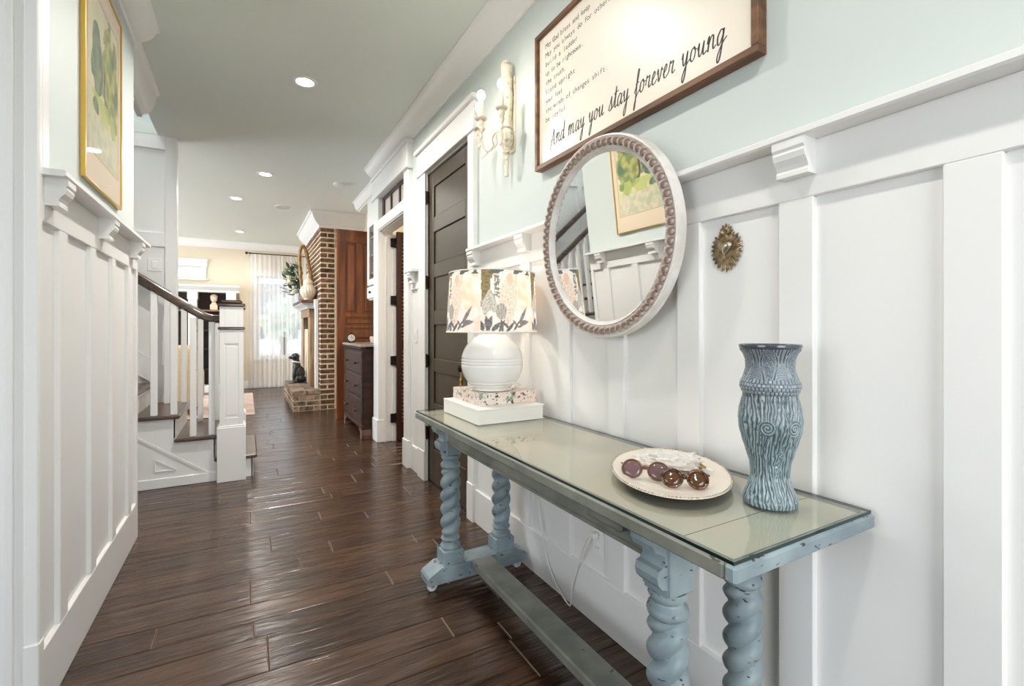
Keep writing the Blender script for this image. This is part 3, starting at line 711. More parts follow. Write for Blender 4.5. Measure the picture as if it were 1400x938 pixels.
# dresser
dr = thing('dresser', 'dark brown three-drawer dresser with round wooden knobs below the old door', 'dresser', (1.38, 6.05, 0))
qx, q0, q1 = 1.148, 5.50, 6.60
B(qx + .012, 1.64, q0, q1, .12, 1.03).build('body', DRESS, dr)
B(qx - .03, 1.645, q0 - .03, q1 + .03, 1.045, 1.072, .006).build('top', MN('greyed_dresser_top', C(120, 104, 92), C(160, 146, 132), (8, 3, 8), .35), dr)
MB().prism([(qx + .03, .985), (qx - .002, .985), (qx - .004, 1.0), (qx - .022, 1.02), (qx - .026, 1.045), (qx + .03, 1.045)], 'y', q0 - .02, q1 + .02).build('frieze_moulding', DRESS, dr)
for a, b in [(.155, .435), (.462, .705), (.73, .975)]:
    d = B(qx - .004, qx + .016, q0 + .055, q1 - .055, a, b, .005).build('drawer', DRESS, dr)
    for yk in (q0 + .27, q1 - .27):
        MB().lathe([(.011, 0), (.009, -.018), (.017, -.028), (.019, -.036), (.013, -.044), (0, -.046)], (qx - .004, yk, (a + b) / 2), 14, axis='x').build('knob', M('knob_wood', C(92, 58, 40), .3) if 'knob_wood' not in bpy.data.materials else bpy.data.materials['knob_wood'], d, 40)
for za in (.145, .448, .717): B(qx - .001, qx + .014, q0 + .02, q1 - .02, za - .010, za + .008, .002).build('drawer_divider', DRESS, dr)
for ya in (q0, q1 - .05): MB().lathe([(.024, .16), (.024, .2), (.028, .22), (.020, .3), (.025, .6), (.020, .9), (.028, .95), (.024, .985)], (qx + .012, ya + .025, 0), 12).build('corner_column', DRESS, dr, 40)
MB().box(qx - .012, 1.645, q0 - .012, q1 + .012, .105, .15, .006).build('plinth_rail', DRESS, dr)
FOOTM = MN('worn_foot_wood', C(88, 62, 50), C(124, 92, 76), (12, 12, 12), .5)
for ya, s in ((q0 - .01, 1), (q1 + .01, -1)):
    for xa in (qx - .01, 1.50):
        pr = [(ya, .105), (ya + s * .17, .105), (ya + s * .15, .085), (ya + s * .10, .07), (ya + s * .085, .03), (ya + s * .09, 0), (ya + s * .01, 0), (ya, .04)]
        MB().prism(pr, 'x', xa, xa + .12).build('bracket_foot', FOOTM, dr)
ck = thing('mantel_clock', 'small round white clock face in a dark case on the dresser', 'clock', (1.2, 6.45, 1.072))
MB().lathe([(0, -.022), (.055, -.022), (.062, -.014), (.062, .014), (.055, .022), (.0, .022)], (1.2, 6.45, 1.135), 24, axis='y').build('case', BLACKM, ck, 40)
MB().lathe([(0, -.025), (.046, -.0245), (.047, -.020)], (1.2, 6.45, 1.135), 24, axis='y', cap=False).build('dial', M('clock_dial', C(232, 226, 214), .3), ck)
MB().box(1.198, 1.202, 6.423, 6.426, 1.135, 1.165).box(1.2, 1.222, 6.423, 6.426, 1.133, 1.137).build('hands', BLACKM, ck)
B(1.165, 1.235, 6.425, 6.475, 1.072, 1.085, .003).build('base', BLACKM, ck)
bw = thing('bowl', 'cream patterned ceramic bowl on the near end of the dresser', 'bowl', (1.42, 5.95, 1.072))
MB().lathe([(.0, .0), (.05, .0), (.078, .012), (.088, .05), (.09, .085), (.086, .088), (.082, .05), (.06, .016), (0, .012)], (1.42, 5.95, 1.072), 28).build('body', MN('cream_pattern_glaze', C(222, 212, 196), C(176, 158, 138), (50, 50, 50), .35), bw, 40)

# white wall cabinet
cb = thing('wall_cabinet', 'white wall cabinet with glazed door above the dresser', 'cabinet', (1.52, 5.95, 1.55))
k0, k1, kz0, kz1, kx = 5.50, 6.42, 1.63, 2.68, 1.40
MB().box(kx + .02, 1.65, k0, k0 + .02, kz0, kz1).box(kx + .02, 1.65, k1 - .02, k1, kz0, kz1).box(kx + .02, 1.65, k0, k1, kz0, kz0 + .02).box(kx + .02, 1.65, k0, k1, kz1 - .02, kz1).box(1.63, 1.648, k0, k1, kz0, kz1).build('body', WHITE, cb)
B(kx + .004, kx + .02, k0, k1, kz1 - .03, CEIL - .1, .003).build('frieze', WHITE, cb)
for z in (1.98, 2.22, 2.45): B(kx + .03, 1.63, k0 + .02, k1 - .02, z - .009, z + .009).build('shelf', WHITE, cb)
dd = MB()
for a, b in ((k0, k0 + .1), (5.91, 6.01), (k1 - .1, k1)): dd.box(kx, kx + .02, a, b, 1.82, kz1, .003)
dd.box(kx, kx + .02, k0 + .1, k1 - .1, 1.82, 1.90, .003).box(kx, kx + .02, k0 + .1, k1 - .1, kz1 - .1, kz1, .003)
dr_ = dd.build('cabinet_door', WHITE, cb)
B(kx + .006, kx + .010, k0 + .09, k1 - .09, 1.89, kz1 - .09).build('door_glass', PANE, dr_)
for a, b in ((k0 + .01, 5.955), (5.965, k1 - .01)):
    q = B(kx - .004, kx + .02, a, b, 1.65, 1.80, .004).build('drawer', WHITE, cb)
    MB().ball((kx - .02, (a + b) / 2, 1.725), .016, 12, 8).build('knob', BRONZE, q, True)
struct(crown('trim_8', WHITE, 1, 1.41, 5.48, 6.98, .09, .12), 'white crown moulding over the wall cabinet')
pk = MB().lathe([(0, 0), (.04, 0), (.045, .02), (.045, .14), (.03, .17), (.018, .19), (.018, .21), (0, .21)], (1.52, 6.17, 1.989), 18).build('pink_jar', M('salmon_glaze', C(226, 130, 108), .3), None, 40)
tag(pk, 'salmon pink jar inside the glazed white wall cabinet', 'jar')

# mantel pieces
urn = thing('lidded_urn', 'cream fluted lidded urn on the mantel, nearest end', 'urn', (.872, 8.28, 1.72))
CREAM = M('cream_crackle_glaze', C(226, 212, 190), .3)
fl = lambda t, h, r: r * (1 + .05 * math.sin(16 * t + 14 * h)) if .02 < h < .26 else r
pf = [(0, 0), (.06, 0), (.066, .01), (.062, .022)] + [(.066 + .055 * math.sin(PI * i / 12), .025 + .225 * i / 12) for i in range(13)] + [(.07, .26), (.07, .27), (0, .27)]
MB().lathe([(r * 1.02, h) for r, h in pf], (.872, 8.28, 1.72), 64, fl).build('body', CREAM, urn, True)
MB().lathe([(0, .268), (.08, .268), (.08, .28), (.06, .31), (.028, .345), (.016, .36), (.026, .375), (.024, .40), (.01, .42), (0, .422)], (.872, 8.28, 1.72), 28).build('lid', CREAM, urn, 40)
bk = thing('bamboo_basket', 'tall bamboo handled basket behind the cream urn on the mantel', 'basket', (.87, 8.48, 1.72))
BAMB = MN('bamboo', C(108, 74, 34), C(176, 132, 66), (30, 30, 14), .4)
arch = smooth_path([(.80, 8.48, 1.85), (.772, 8.48, 2.2), (.762, 8.48, 2.45), (.785, 8.48, 2.585), (.825, 8.48, 2.61), (.865, 8.48, 2.52), (.925, 8.48, 2.2), (.968, 8.48, 1.9)], 5)
rad = [.026 + (.005 if i % 5 == 0 else 0) for i in range(len(arch))]
MB().tube(arch, rad, 10).build('handle', BAMB, bk, True)
MB().lathe([(0, .0), (.085, 0), (.10, .05), (.105, .14), (.10, .15), (.08, .14), (0, .13)], (.876, 8.48, 1.72), 24, lambda t, h, r: r * (1 + .025 * math.sin(20 * t))).build('basket', BAMB, bk, 60)
# bouquet
bq = thing('flower_bouquet', 'leafy green bouquet with a cream hydrangea at the far end of the mantel', 'flowers', (.80, 8.78, 1.72))
LEAFM = MN('leaf_green', C(46, 72, 48), C(104, 128, 92), (6, 6, 6), .5, coords='Generated', rand=.35)
FLOW = MN('cream_hydrangea', C(206, 200, 160), C(238, 234, 214), (30, 30, 30), .7)
vz = MB().lathe([(0, 0), (.05, 0), (.06, .03), (.055, .12), (.04, .18), (.045, .2), (.03, .19), (0, .17)], (.83, 8.78, 1.72), 20).build('vase', M('dark_green_glaze', C(40, 52, 44), .3), bq, 40)
lf = MB()
for i in range(9):
    t = i / 8; wv = .5 * math.sin(PI * min(1, t * .92 + .08)) ** .8 * .36
    lf.v += [(t, -wv, .18 * t * t), (t, 0, .06 + .18 * t * t - .05), (t, wv, .18 * t * t)]
for i in range(8):
    a = 3 * i; lf.f += [(a, a + 3, a + 4, a + 1), (a + 1, a + 4, a + 5, a + 2)]; lf.mi += [0, 0]
leaf0 = lf.build('leaf', LEAFM, None, True); leaf0.parent = bq
sol = leaf0.modifiers.new('thick', 'SOLIDIFY'); sol.thickness = .02
stem_m = MB()
for i in range(110):
    o = leaf0 if i == 0 else leaf0.copy()
    if i: COL.objects.link(o)
    az = R.uniform(0, 2 * PI); el = R.uniform(-.5, 1.1); rr = .20 * math.sqrt(R.random())
    px = -.075 + rr * math.cos(az) * .75; py = rr * math.sin(az) * .9; pz = .34 + R.uniform(-.26, .30) * (1 - rr * 1.5)
    px = min(px, .03)
    o.location = (px, py, pz); s = R.uniform(.10, .15); o.scale = (s, s, s)
    o.rotation_euler = (R.uniform(-.5, .5), -el, PI + R.uniform(-1.3, 1.3))
    if i % 4 == 0: stem_m.tube([(.83, 8.78, 1.9), (.80 + px * .6, 8.78 + py * .6, 1.72 + pz * .8 + .05), (.80 + px, 8.78 + py, 1.72 + pz)], .004, 5)
stem_m.build('stem', M('stem_green', C(70, 84, 50), .6), bq)
for c, r in (((.645, 8.70, 2.06), .085), ((.70, 8.66, 1.88), .045)):
    fb = MB(); fb.ball(c, r * .8, 16, 10)
    for i in range(60):
        a = R.uniform(0, 2 * PI); b = math.acos(R.uniform(-1, 1)); q = (c[0] + r * .85 * math.sin(b) * math.cos(a), c[1] + r * .85 * math.sin(b) * math.sin(a), c[2] + r * .85 * math.cos(b))
        fb.ball(q, r * .22, 6, 4)
    fb.build('bloom', FLOW, bq, True)
# black dog figure on the hearth
dg = MB()
bm = bmesh.new()
dx, dy, dz = .80, 9.05, .313
def chain(name, pts, radii, mat, parent):
    me = bpy.data.meshes.new(name); me.from_pydata([tuple(p) for p in pts], [(i, i + 1) for i in range(len(pts) - 1)], [])
    o = bpy.data.objects.new(name, me); COL.objects.link(o); return o
dog = thing('dog_statue', 'seated black dog statue with pale collar on the brick hearth', 'statue', (dx, dy, dz))
g = MB()
g.ball((dx + .01, dy, dz + .16), .11, 20, 14, (.85, .9, 1.25)); g.ball((dx - .03, dy, dz + .27), .085, 18, 12, (.8, .85, 1.1))
g.tube(smooth_path([(dx - .05, dy - .04, dz + .27), (dx - .075, dy - .045, dz + .13), (dx - .075, dy - .045, dz + .02), (dx - .11, dy - .045, dz + .015)], 4), [.036, .034, .031, .029, .028, .027, .026, .026, .027, .028, .028, .026, .022], 10)
g.tube(smooth_path([(dx - .05, dy + .04, dz + .27), (dx - .075, dy + .045, dz + .13), (dx - .075, dy + .045, dz + .02), (dx - .11, dy + .045, dz + .015)], 4), [.036, .034, .031, .029, .028, .027, .026, .026, .027, .028, .028, .026, .022], 10)
g.ball((dx + .03, dy - .075, dz + .07), .07, 14, 10, (1.2, .6, .95)); g.ball((dx + .03, dy + .075, dz + .07), .07, 14, 10, (1.2, .6, .95))
g.ball((dx - .05, dy - .08, dz + .022), .024, 10, 8, (2, 1, .8)); g.ball((dx - .05, dy + .08, dz + .022), .024, 10, 8, (2, 1, .8))
g.tube([(dx + .10, dy, dz + .05), (dx + .16, dy + .03, dz + .03), (dx + .17, dy + .08, dz + .04)], [.022, .018, .008], 8)
g.tube([(dx - .03, dy, dz + .31), (dx - .045, dy, dz + .41)], [.062, .05], 14)
g.ball((dx - .055, dy, dz + .455), .066, 18, 12, (1.05, .95, .95)); g.ball((dx - .115, dy, dz + .44), .036, 14, 10, (1.5, .9, .8))
g.prism([(dx - .06, dz + .50), (dx - .02, dz + .50), (dx - .01, dz + .43), (dx - .035, dz + .41)], 'y', dy - .075, dy - .058); g.prism([(dx - .06, dz + .50), (dx - .02, dz + .50), (dx - .01, dz + .43), (dx - .035, dz + .41)], 'y', dy + .058, dy + .075)
db = g.build('body', M('black_glaze', C(20, 19, 20), .3), dog, True)
rm = db.modifiers.new('one_skin', 'REMESH'); rm.mode = 'VOXEL'; rm.voxel_size = .009; rm.use_smooth_shade = True
MB().tube([(dx - .042 + .06 * math.cos(2 * PI * i / 24), dy + .06 * math.sin(2 * PI * i / 24), dz + .365 - .012 * math.cos(2 * PI * i / 24)) for i in range(24)], .013, 8, closed=True).build('collar', M('pale_band', C(220, 214, 200), .5), dog, True)
B(dx - .16, dx + .14, dy - .13, dy + .13, dz - .001, dz + .012, .004).build('base', M('statue_base', C(60, 52, 44), .5), dog)

# bookcase, bust, armchair, rug
BKD = M('dark_bookcase_interior', C(40, 31, 26), .6)
bkc = thing('bookcase', 'white built-in bookcase with dark shelves under the small high window', 'bookcase', (-1.2, 11.2, 0))
bx0, bx1, by0 = -2.3, -.20, 11.03
B(bx0, bx1, 11.33, 11.372, 0, 2.0).build('back_panel', BKD, bkc)
for a, b in ((bx1 - .14, bx1), (-.985, -.845), (-1.66, -1.52), (bx0, bx0 + .14)):
    MB().box(a, b, by0, 11.33, 0, 2.0, .004).box(a - .015, b + .015, by0 - .015, 11.33, 1.83, 2.0, .004).box(a + .03, b - .03, by0 - .008, by0, .2, 1.78, .003).build('pilaster', WHITE, bkc)
MB().prism([(11.33, 1.98), (by0 - .01, 1.98), (by0 - .015, 2.02), (by0 - .05, 2.05), (by0 - .085, 2.085), (by0 - .085, 2.115), (11.33, 2.115)], 'x', bx0, bx1 + .075).build('cornice', WHITE, bkc)
for z in (.45, .85, 1.22, 1.62):
    B(bx0 + .14, bx1 - .14, by0 + .06, 11.33, z - .014, z + .014).build('shelf', BKD if z < 1.5 else MANT, bkc)
B(bx0, bx1, by0 - .01, 11.33, 0, .14, .004).build('plinth', WHITE, bkc)
bu = thing('bust', 'small cream bust on a block base in the bookcase', 'bust', (-.57, 11.17, 1.634))
MB().box(-.635, -.505, 11.11, 11.23, 1.634, 1.74, .008).box(-.615, -.525, 11.125, 11.215, 1.74, 1.765, .006).build('base', M('cream_plaster', C(214, 198, 170), .6), bu)
hd = MB().lathe([(.045, 0), (.03, .02), (.034, .04)], (-.57, 11.17, 1.763), 18).ball((-.57, 11.17, 1.86), .07, 18, 12, (.85, 1.0, 1.1)).ball((-.57, 11.105, 1.855), .016, 8, 6, (.8, 1.2, 1.4)).ball((-.57, 11.12, 1.815), .02, 8, 6, (1.2, .8, .6))
hd.ball((-.57, 11.185, 1.90), .066, 14, 10, (1.0, 1.0, .75)).build('head', M('cream_plaster_head', C(222, 208, 184), .6), bu, True)
for i, (x0, h, c) in enumerate([(-1.50, .26, (120, 84, 66)), (-1.455, .22, (196, 178, 150)), (-1.415, .27, (96, 70, 60)), (-1.37, .24, (150, 120, 88)), (-1.33, .25, (84, 84, 88))]):
    b = B(x0, x0 + .036, 11.12, 11.29, 1.634, 1.634 + h, .003).build('book', M('book_cloth', C(*c), .7)); tag(b, 'upright %s book on the bookcase shelf behind the stair' % ['brown', 'cream', 'dark umber', 'tan', 'slate'][i], 'book', 'books on the bookcase')
ac = thing('armchair', 'rounded beige upholstered armchair seen through the stair balusters', 'armchair', (-1.0, 8.5, 0.012))
UPH = MN('beige_upholstery', C(206, 178, 138), C(226, 202, 166), (60, 60, 60), .85)
def cushion(x0, x1, y0, y1, z0, z1, r=.06):
    bm = bmesh.new(); bmesh.ops.create_cube(bm, size=1)
    for q in bm.verts: q.co = Vector(((x0 + x1) / 2 + q.co.x * (x1 - x0), (y0 + y1) / 2 + q.co.y * (y1 - y0), (z0 + z1) / 2 + q.co.z * (z1 - z0)))
    bmesh.ops.bevel(bm, geom=list(bm.edges), offset=r, segments=4, profile=.5, affect='EDGES'); return MB().bm(bm)
cushion(-1.62, -.62, 8.08, 8.32, .16, 1.02, .09).build('backrest', UPH, ac, True)
cushion(-1.40, -.80, 8.28, 8.92, .30, .52, .07).build('seat_cushion', UPH, ac, True)
cushion(-.80, -.58, 8.1, 8.95, .14, .66, .08).build('arm', UPH, ac, True); cushion(-1.64, -1.42, 8.1, 8.95, .14, .66, .08).build('arm', UPH, ac, True)
cushion(-1.6, -.62, 8.12, 8.93, .10, .33, .03).build('seat_frame', UPH, ac, True)
for x in (-1.55, -.68):
    for y_ in (8.18, 8.86): MB().lathe([(.018, .0125), (.026, .11)], (x, y_, 0), 12).build('leg', MAHOG, ac, 40)
rug = B(-2.6, .108, 7.85, 10.5, 0.001, .012, .004).build('rug', MN('faded_rose_rug', C(206, 188, 178), C(186, 158, 148), (3, 3, 3), .95, bump=.3, bscale=(200, 200, 200)))
tag(rug, 'faded pale rose rug on the living room floor behind the newel', 'rug')

# curtain and rod
cu = thing('curtain', 'sheer white curtain hanging before the tall window', 'curtain', (.6, 11.24, .02))
m, nt, b = new_mat('sheer_white_voile'); N = nt.nodes; K = nt.links
tp = N.new('ShaderNodeBsdfTransparent'); tl = N.new('ShaderNodeBsdfTranslucent'); df = N.new('ShaderNodeBsdfDiffuse'); m1 = N.new('ShaderNodeMixShader'); m2 = N.new('ShaderNodeMixShader')
tl.inputs['Color'].default_value = C(246, 246, 248); df.inputs['Color'].default_value = C(246, 246, 248)
m1.inputs[0].default_value = .5; m2.inputs[0].default_value = .55
K.new(df.outputs[0], m1.inputs[1]); K.new(tl.outputs[0], m1.inputs[2]); K.new(tp.outputs[0], m2.inputs[1]); K.new(m1.outputs[0], m2.inputs[2]); K.new(m2.outputs[0], N['Material Output'].inputs['Surface'])
SHEER = m
def drape(x0, x1):
    g = MB(); nx, nz = 150, 14
    for j in range(nz + 1):
        t = j / nz; z = .02 + 2.80 * t
        for i in range(nx + 1):
            u = i / nx; x = x0 + (x1 - x0) * u
            ph = 2 * PI * u * (x1 - x0) / .085
            g.v.append((x + .006 * math.sin(ph * .5), 11.245 + (.022 - .008 * t) * math.sin(ph + .6 * math.sin(7 * u)) + .012 * math.sin(ph * .37), z))
    for j in range(nz):
        for i in range(nx):
            a = j * (nx + 1) + i; g.f.append((a, a + 1, a + nx + 2, a + nx + 1)); g.mi.append(0)
    g.build('curtain_panel', SHEER, cu, True)
drape(.035, .70); drape(.72, 1.36)
rd = thing('curtain_rod', 'thin dark curtain rod with a round finial above the tall window', 'curtain rod', (.6, 11.24, 2.84))
MB().tube([(.02, 11.245, 2.835), (1.45, 11.245, 2.835)], .010, 10).build('rod', BRONZE, rd, 40)
MB().ball((0.0, 11.245, 2.835), .026, 14, 10).build('finial', BRONZE, rd, True)
for x in (.07, 1.40): MB().tube([(x, 11.245, 2.835), (x, 11.40, 2.835)], .007, 8).box(x - .02, x + .02, 11.39, 11.40, 2.80, 2.87, .003).build('bracket', BRONZE, rd)

# outdoors beyond the far window
gr = MB().box(-30, 30, 11.9, 60, -.5, -.4).build('ground', MN('glare_paled_lawn', C(176, 180, 158), C(200, 200, 180), (.6, .6, .6), .9)); struct(gr, 'lawn outside the tall window')  # lawn paled: outdoor overexposure is put into its colour
for i, (x, y_, h) in enumerate([(-1.5, 26, 2.4), (1.9, 31, 3.0), (4.6, 26, 2.3), (-7.5, 29, 2.6)]):
    tr_ = thing('garden_tree', 'hazy green tree outside the tall window, %s' % ['left of centre', 'tallest', 'right side', 'far left'][i], 'tree', (x, y_, -.4), 'garden trees outside the window')
    MB().tube([(x, y_, -.4), (x + .1, y_, h * .4), (x, y_, h * .7)], [.18, .14, .06], 8).build('trunk', M('bark', C(96, 80, 66), .9) if 'bark' not in bpy.data.materials else bpy.data.materials['bark'], tr_)
    bm = bmesh.new(); bmesh.ops.create_icosphere(bm, subdivisions=4, radius=1)
    for q in bm.verts:
        n_ = noise.fractal(q.co * 2.2 + Vector((i * 9, 0, 0)), 1, 2, 5); q.co = Vector((q.co.x * h * .3, q.co.y * h * .3, q.co.z * h * .4)) * (1 + .5 * n_) + Vector((x, y_, h * .62))
    MB().bm(bm).build('crown', MN('glare_paled_crown', C(140, 154, 134), C(182, 190, 172), (2, 2, 2), .9) if 'glare_paled_crown' not in bpy.data.materials else bpy.data.materials['glare_paled_crown'], tr_)  # foliage paled too, bright outdoor haze painted into the greens
hs_ = thing('neighbour_house', 'pale neighbouring house outside behind the lower window sash', 'house', (2.6, 38, -.4))
B(-1.4, 6.6, 36, 42, -.4, 2.4).build('walls', M('house_siding', C(214, 214, 212), .8), hs_)
MB().prism([(35.4, 2.4), (42.6, 2.4), (39, 4.6)], 'x', -1.8, 7.0).build('roof', M('roof_grey', C(128, 128, 132), .9), hs_)
for x in (.2, 2.2, 4.4): B(x, x + .9, 35.95, 36.01, .6, 1.8).build('window', M('dark_pane', C(80, 90, 100), .2) if 'dark_pane' not in bpy.data.materials else bpy.data.materials['dark_pane'], hs_)
# ------------------------------------------------------------------ console table
TZ = .817
ct = thing('console_table', 'long blue-grey painted console table with barley twist legs on white casters', 'table', (1.02, 1.47, 0))
tb = MB()
tb.box(.800, 1.258, .57, 2.38, .785, TZ - .001).build('tabletop', TOPP, ct)
for ya, yb in ((.685, .6865), (2.265, 2.2665)): B(.80, 1.258, ya, yb, TZ - .001, TZ - .0004).build('top_joint', M('joint_line', C(96, 88, 74), .7) if 'joint_line' not in bpy.data.materials else bpy.data.materials['joint_line'], ct)
MB().box(.770, .800, .57, 2.38, .783, TZ, .005).build('front_edge', SAGEP, ct)
B(1.258, 1.283, .57, 2.38, .783, TZ, .004).build('back_edge', SAGEP, ct)
B(.770, 1.283, .545, .57, .783, TZ, .005).build('end_edge', BLUEP, ct)
B(.770, 1.283, 2.38, 2.405, .783, TZ, .005).build('end_edge', BLUEP, ct)
MB().box(.835, .855, .80, 2.14, .712, .785).box(.830, .855, .80, 2.14, .704, .716, .003).build('front_apron', SAGEP, ct)
MB().box(1.205, 1.225, .80, 2.14, .712, .785).build('back_apron', SAGEP, ct)
B(.80, .85, .88, 1.02, .745, .782, .008).build('support_slide', SAGEP, ct)
def bearer(yc):
    l = [(.782, .783), (.782, .768), (.790, .752), (.806, .745), (.818, .737), (.820, .722), (.812, .712), (.800, .708), (.795, .694), (.800, .676), (.812, .664), (.826, .660), (.827, .640)]
    h = [(.905, .640), (.905, .672), (.93, .690), (.98, .700)]
    r = [(2.01 - x, z) for x, z in reversed(l + h)]
    return MB().prism(l + h + r, 'y', yc - .035, yc + .035).box(.828, .904, yc - .046, yc + .046, .643, .783, .004).box(1.105, 1.184, yc - .046, yc + .046, .641, .783, .004)
def twist_leg(xc, yc):
    g = MB(); pf = []; n = 40
    prof = [(.036, .19), (.047, .193), (.049, .203), (.044, .211), (.036, .216), (.034, .224), (.042, .230), (.046, .237), (.042, .245), (.034, .250)]
    top = [(.036, .575), (.046, .582), (.049, .592), (.046, .601), (.037, .607), (.035, .614), (.042, .622), (.046, .63), (.044, .641)]
    zs = [.250 + (.325) * i / 110 for i in range(111)]
    full = prof + [(.045, z) for z in zs] + top
    def fn(t, h, r):
        if .250 <= h <= .575 and r == .045:
            e = sst(.25, .275, h) * (1 - sst(.55, .575, h))
            a = abs(math.cos(t - 2 * PI * h / .128)) ** .7
            return .037 * (1 - e) + e * (.0305 + .0185 * a)
        return r
    g.lathe(full, (xc, yc, 0), n, fn); return g
bl0 = bearer(.79).build('bearer', BLUEP, ct); bl1 = bearer(2.15).build('bearer', BLUEP, ct)
for yc in (.79, 2.15):
    for xc in (.866, 1.145):
        lg = twist_leg(xc, yc).build('leg', BLUEP, ct, 50)
        B(xc - .052, xc + .052, yc - .05, yc + .05, .122, .192, .005).build('leg_block', BLUEP, lg)
    l = [(.735, .052), (.735, .080), (.742, .092), (.80, .125)]
    MB().prism(l + [(2.01 - x, z) for x, z in reversed(l)], 'y', yc - .055, yc + .055).build('foot', BLUEP, ct)
    for xc in (.772, 1.238):
        cs = MB().box(xc - .012, xc + .012, yc - .014, yc + .014, .044, .054)
        for s in (-1, 1): cs.prism([(xc - .014, .05), (xc + .014, .05), (xc + .008, .018), (xc - .008, .018)], 'y', yc + s * .012 - .0015, yc + s * .012 + .0015)
        c_ = cs.build('caster', M('caster_steel', C(200, 200, 200), .35, .8) if 'caster_steel' not in bpy.data.materials else bpy.data.materials['caster_steel'], ct)
        MB().lathe([(.010, -.010), (.021, -.0095), (.0235, -.006), (.0235, .006), (.021, .0095), (.010, .010)], (xc, yc, .0238), 24, axis='y').build('caster_wheel', M('white_rubber', C(226, 226, 228), .5) if 'white_rubber' not in bpy.data.materials else bpy.data.materials['white_rubber'], c_, 40)
MB().box(.950, 1.060, .845, 2.095, .092, .132, .006).build('stretcher', SAGEP, ct)

# glass on the table
EDGE = M('green_glass_edge', C(14, 40, 34), .08)
gp = thing('glass_top', 'clear glass sheet with dark green edges lying on the console table', 'glass sheet', (1.02, 1.47, TZ))
TG = MG('table_glass', (.955, .97, .955, 1), 1.62, 0.0, 1.2)
G0, G1 = TZ + .0006, TZ + .0076
MB().add([(.7745, .5515, G1), (1.2775, .5515, G1), (1.2775, 2.3985, G1), (.7745, 2.3985, G1)], [(0, 1, 2, 3)]).build('sheet', TG, gp)
e = MB(); q = [(.7745, .5515), (1.2775, .5515), (1.2775, 2.3985), (.7745, 2.3985)]
for i in range(4):
    a, b = q[i], q[(i + 1) % 4]
    e.add([(a[0], a[1], G0), (b[0], b[1], G0), (b[0], b[1], G1), (a[0], a[1], G1)], [(0, 1, 2, 3)])
e.build('polished_edge', EDGE, gp)
GZ = G1 + .0004

# ------------------------------------------------------------------ boxes and lamp
bx = thing('white_box', 'large white book-shaped box lying under the floral box and lamp', 'box', (1.06, 2.09, GZ))
BW = M('white_box_paper', C(240, 238, 230), .45)
W0, W1, V0, V1 = .888, 1.236, 1.882, 2.30
B(W0, W1, V0, V1, GZ, GZ + .005, .0012).build('lower_cover', BW, bx)
B(W0 + .0, W1 - .006, V0 + .005, V1 - .005, GZ + .005, GZ + .062).build('body', BW, bx)
B(W0, W1, V0, V1, GZ + .062, GZ + .068, .0012).build('upper_cover', BW, bx)
m, nt, b = new_mat('floral_box_print'); N = nt.nodes; K = nt.links
tc = N.new('ShaderNodeTexCoord')
def nzr(scale, lo, hi, det=2):
    n = N.new('ShaderNodeTexNoise'); n.inputs['Scale'].default_value = scale; n.inputs['Detail'].default_value = det
    r = N.new('ShaderNodeValToRGB'); r.color_ramp.elements[0].position = lo; r.color_ramp.elements[1].position = hi
    K.new(tc.outputs['Object'], n.inputs['Vector']); K.new(n.outputs['Fac'], r.inputs['Fac']); return r.outputs['Color']
def mixn(fac, a, bcol):
    x = N.new('ShaderNodeMix'); x.data_type = 'RGBA'; K.new(fac, x.inputs['Factor'])
    if isinstance(a, tuple): x.inputs['A'].default_value = a
    else: K.new(a, x.inputs['A'])
    x.inputs['B'].default_value = bcol; return x.outputs['Result']
c = mixn(nzr(16, .45, .55), C(236, 226, 214), C(234, 213, 200)); c = mixn(nzr(22, .60, .64), c, C(150, 166, 150)); c = mixn(nzr(46, .60, .63, 3), c, C(96, 76, 74)); c = mixn(nzr(85, .66, .69, 1), c, C(70, 56, 60))
K.new(c, b.inputs['Base Color']); b.inputs['Roughness'].default_value = .45
FLORAL = m
fb = thing('floral_box', 'smaller cream and pink floral patterned box under the lamp, on the white box', 'box', (1.09, 2.13, GZ + .068))
FZ = GZ + .0684
B(.937, 1.247, 1.966, 2.292, FZ, FZ + .004, .001).build('lower_cover', FLORAL, fb)
B(.937, 1.243, 1.969, 2.289, FZ + .004, FZ + .050).build('body', FLORAL, fb)
B(.937, 1.247, 1.966, 2.292, FZ + .050, FZ + .056, .0012).build('upper_cover', FLORAL, fb)
LZ = FZ + .0564
LX, LY = 1.060, 2.085
lp = thing('table_lamp', 'white round ceramic table lamp with grey and blush jungle print drum shade', 'lamp', (LX, LY, LZ))
LB = MN('white_ribbed_ceramic', C(238, 236, 233), C(226, 214, 196), (3, 3, 14), .22, lo=.5, hi=.9, coat=.4)
RB = .153; CZ = LZ + .135
def ballr(h):
    z = h - CZ
    r = math.sqrt(max(RB ** 2 - (z * 1.02) ** 2, 0))
    return r
pf = [(0, LZ + .002), (.085, LZ), (.098, LZ + .004)]
for i in range(91):
    h = LZ + .012 + (.262) * i / 90
    r = max(ballr(h), .03)
    for hc in (.030, .044, .128, .142, .156): r -= .0045 * math.exp(-((h - LZ - hc) / .0026) ** 2)
    pf.append((r, h))
pf += [(.030, LZ + .276), (.032, LZ + .284), (.024, LZ + .288), (0, LZ + .288)]
MB().lathe(pf, (LX, LY, 0), 56).build('base', LB, lp, 50)
MB().lathe([(.016, LZ + .287), (.016, LZ + .36), (.02, LZ + .362), (.02, LZ + .40), (0, LZ + .40)], (LX, LY, 0), 16).build('socket', BRASS, lp, 40)
BULB = ME('lamp_bulb_glow', (1, .82, .58, 1), 10)
MB().ball((LX, LY, LZ + .445), .030, 16, 12, (1, 1, 1.25)).build('bulb', BULB, lp, True)
S0, S1 = 1.236, 1.522
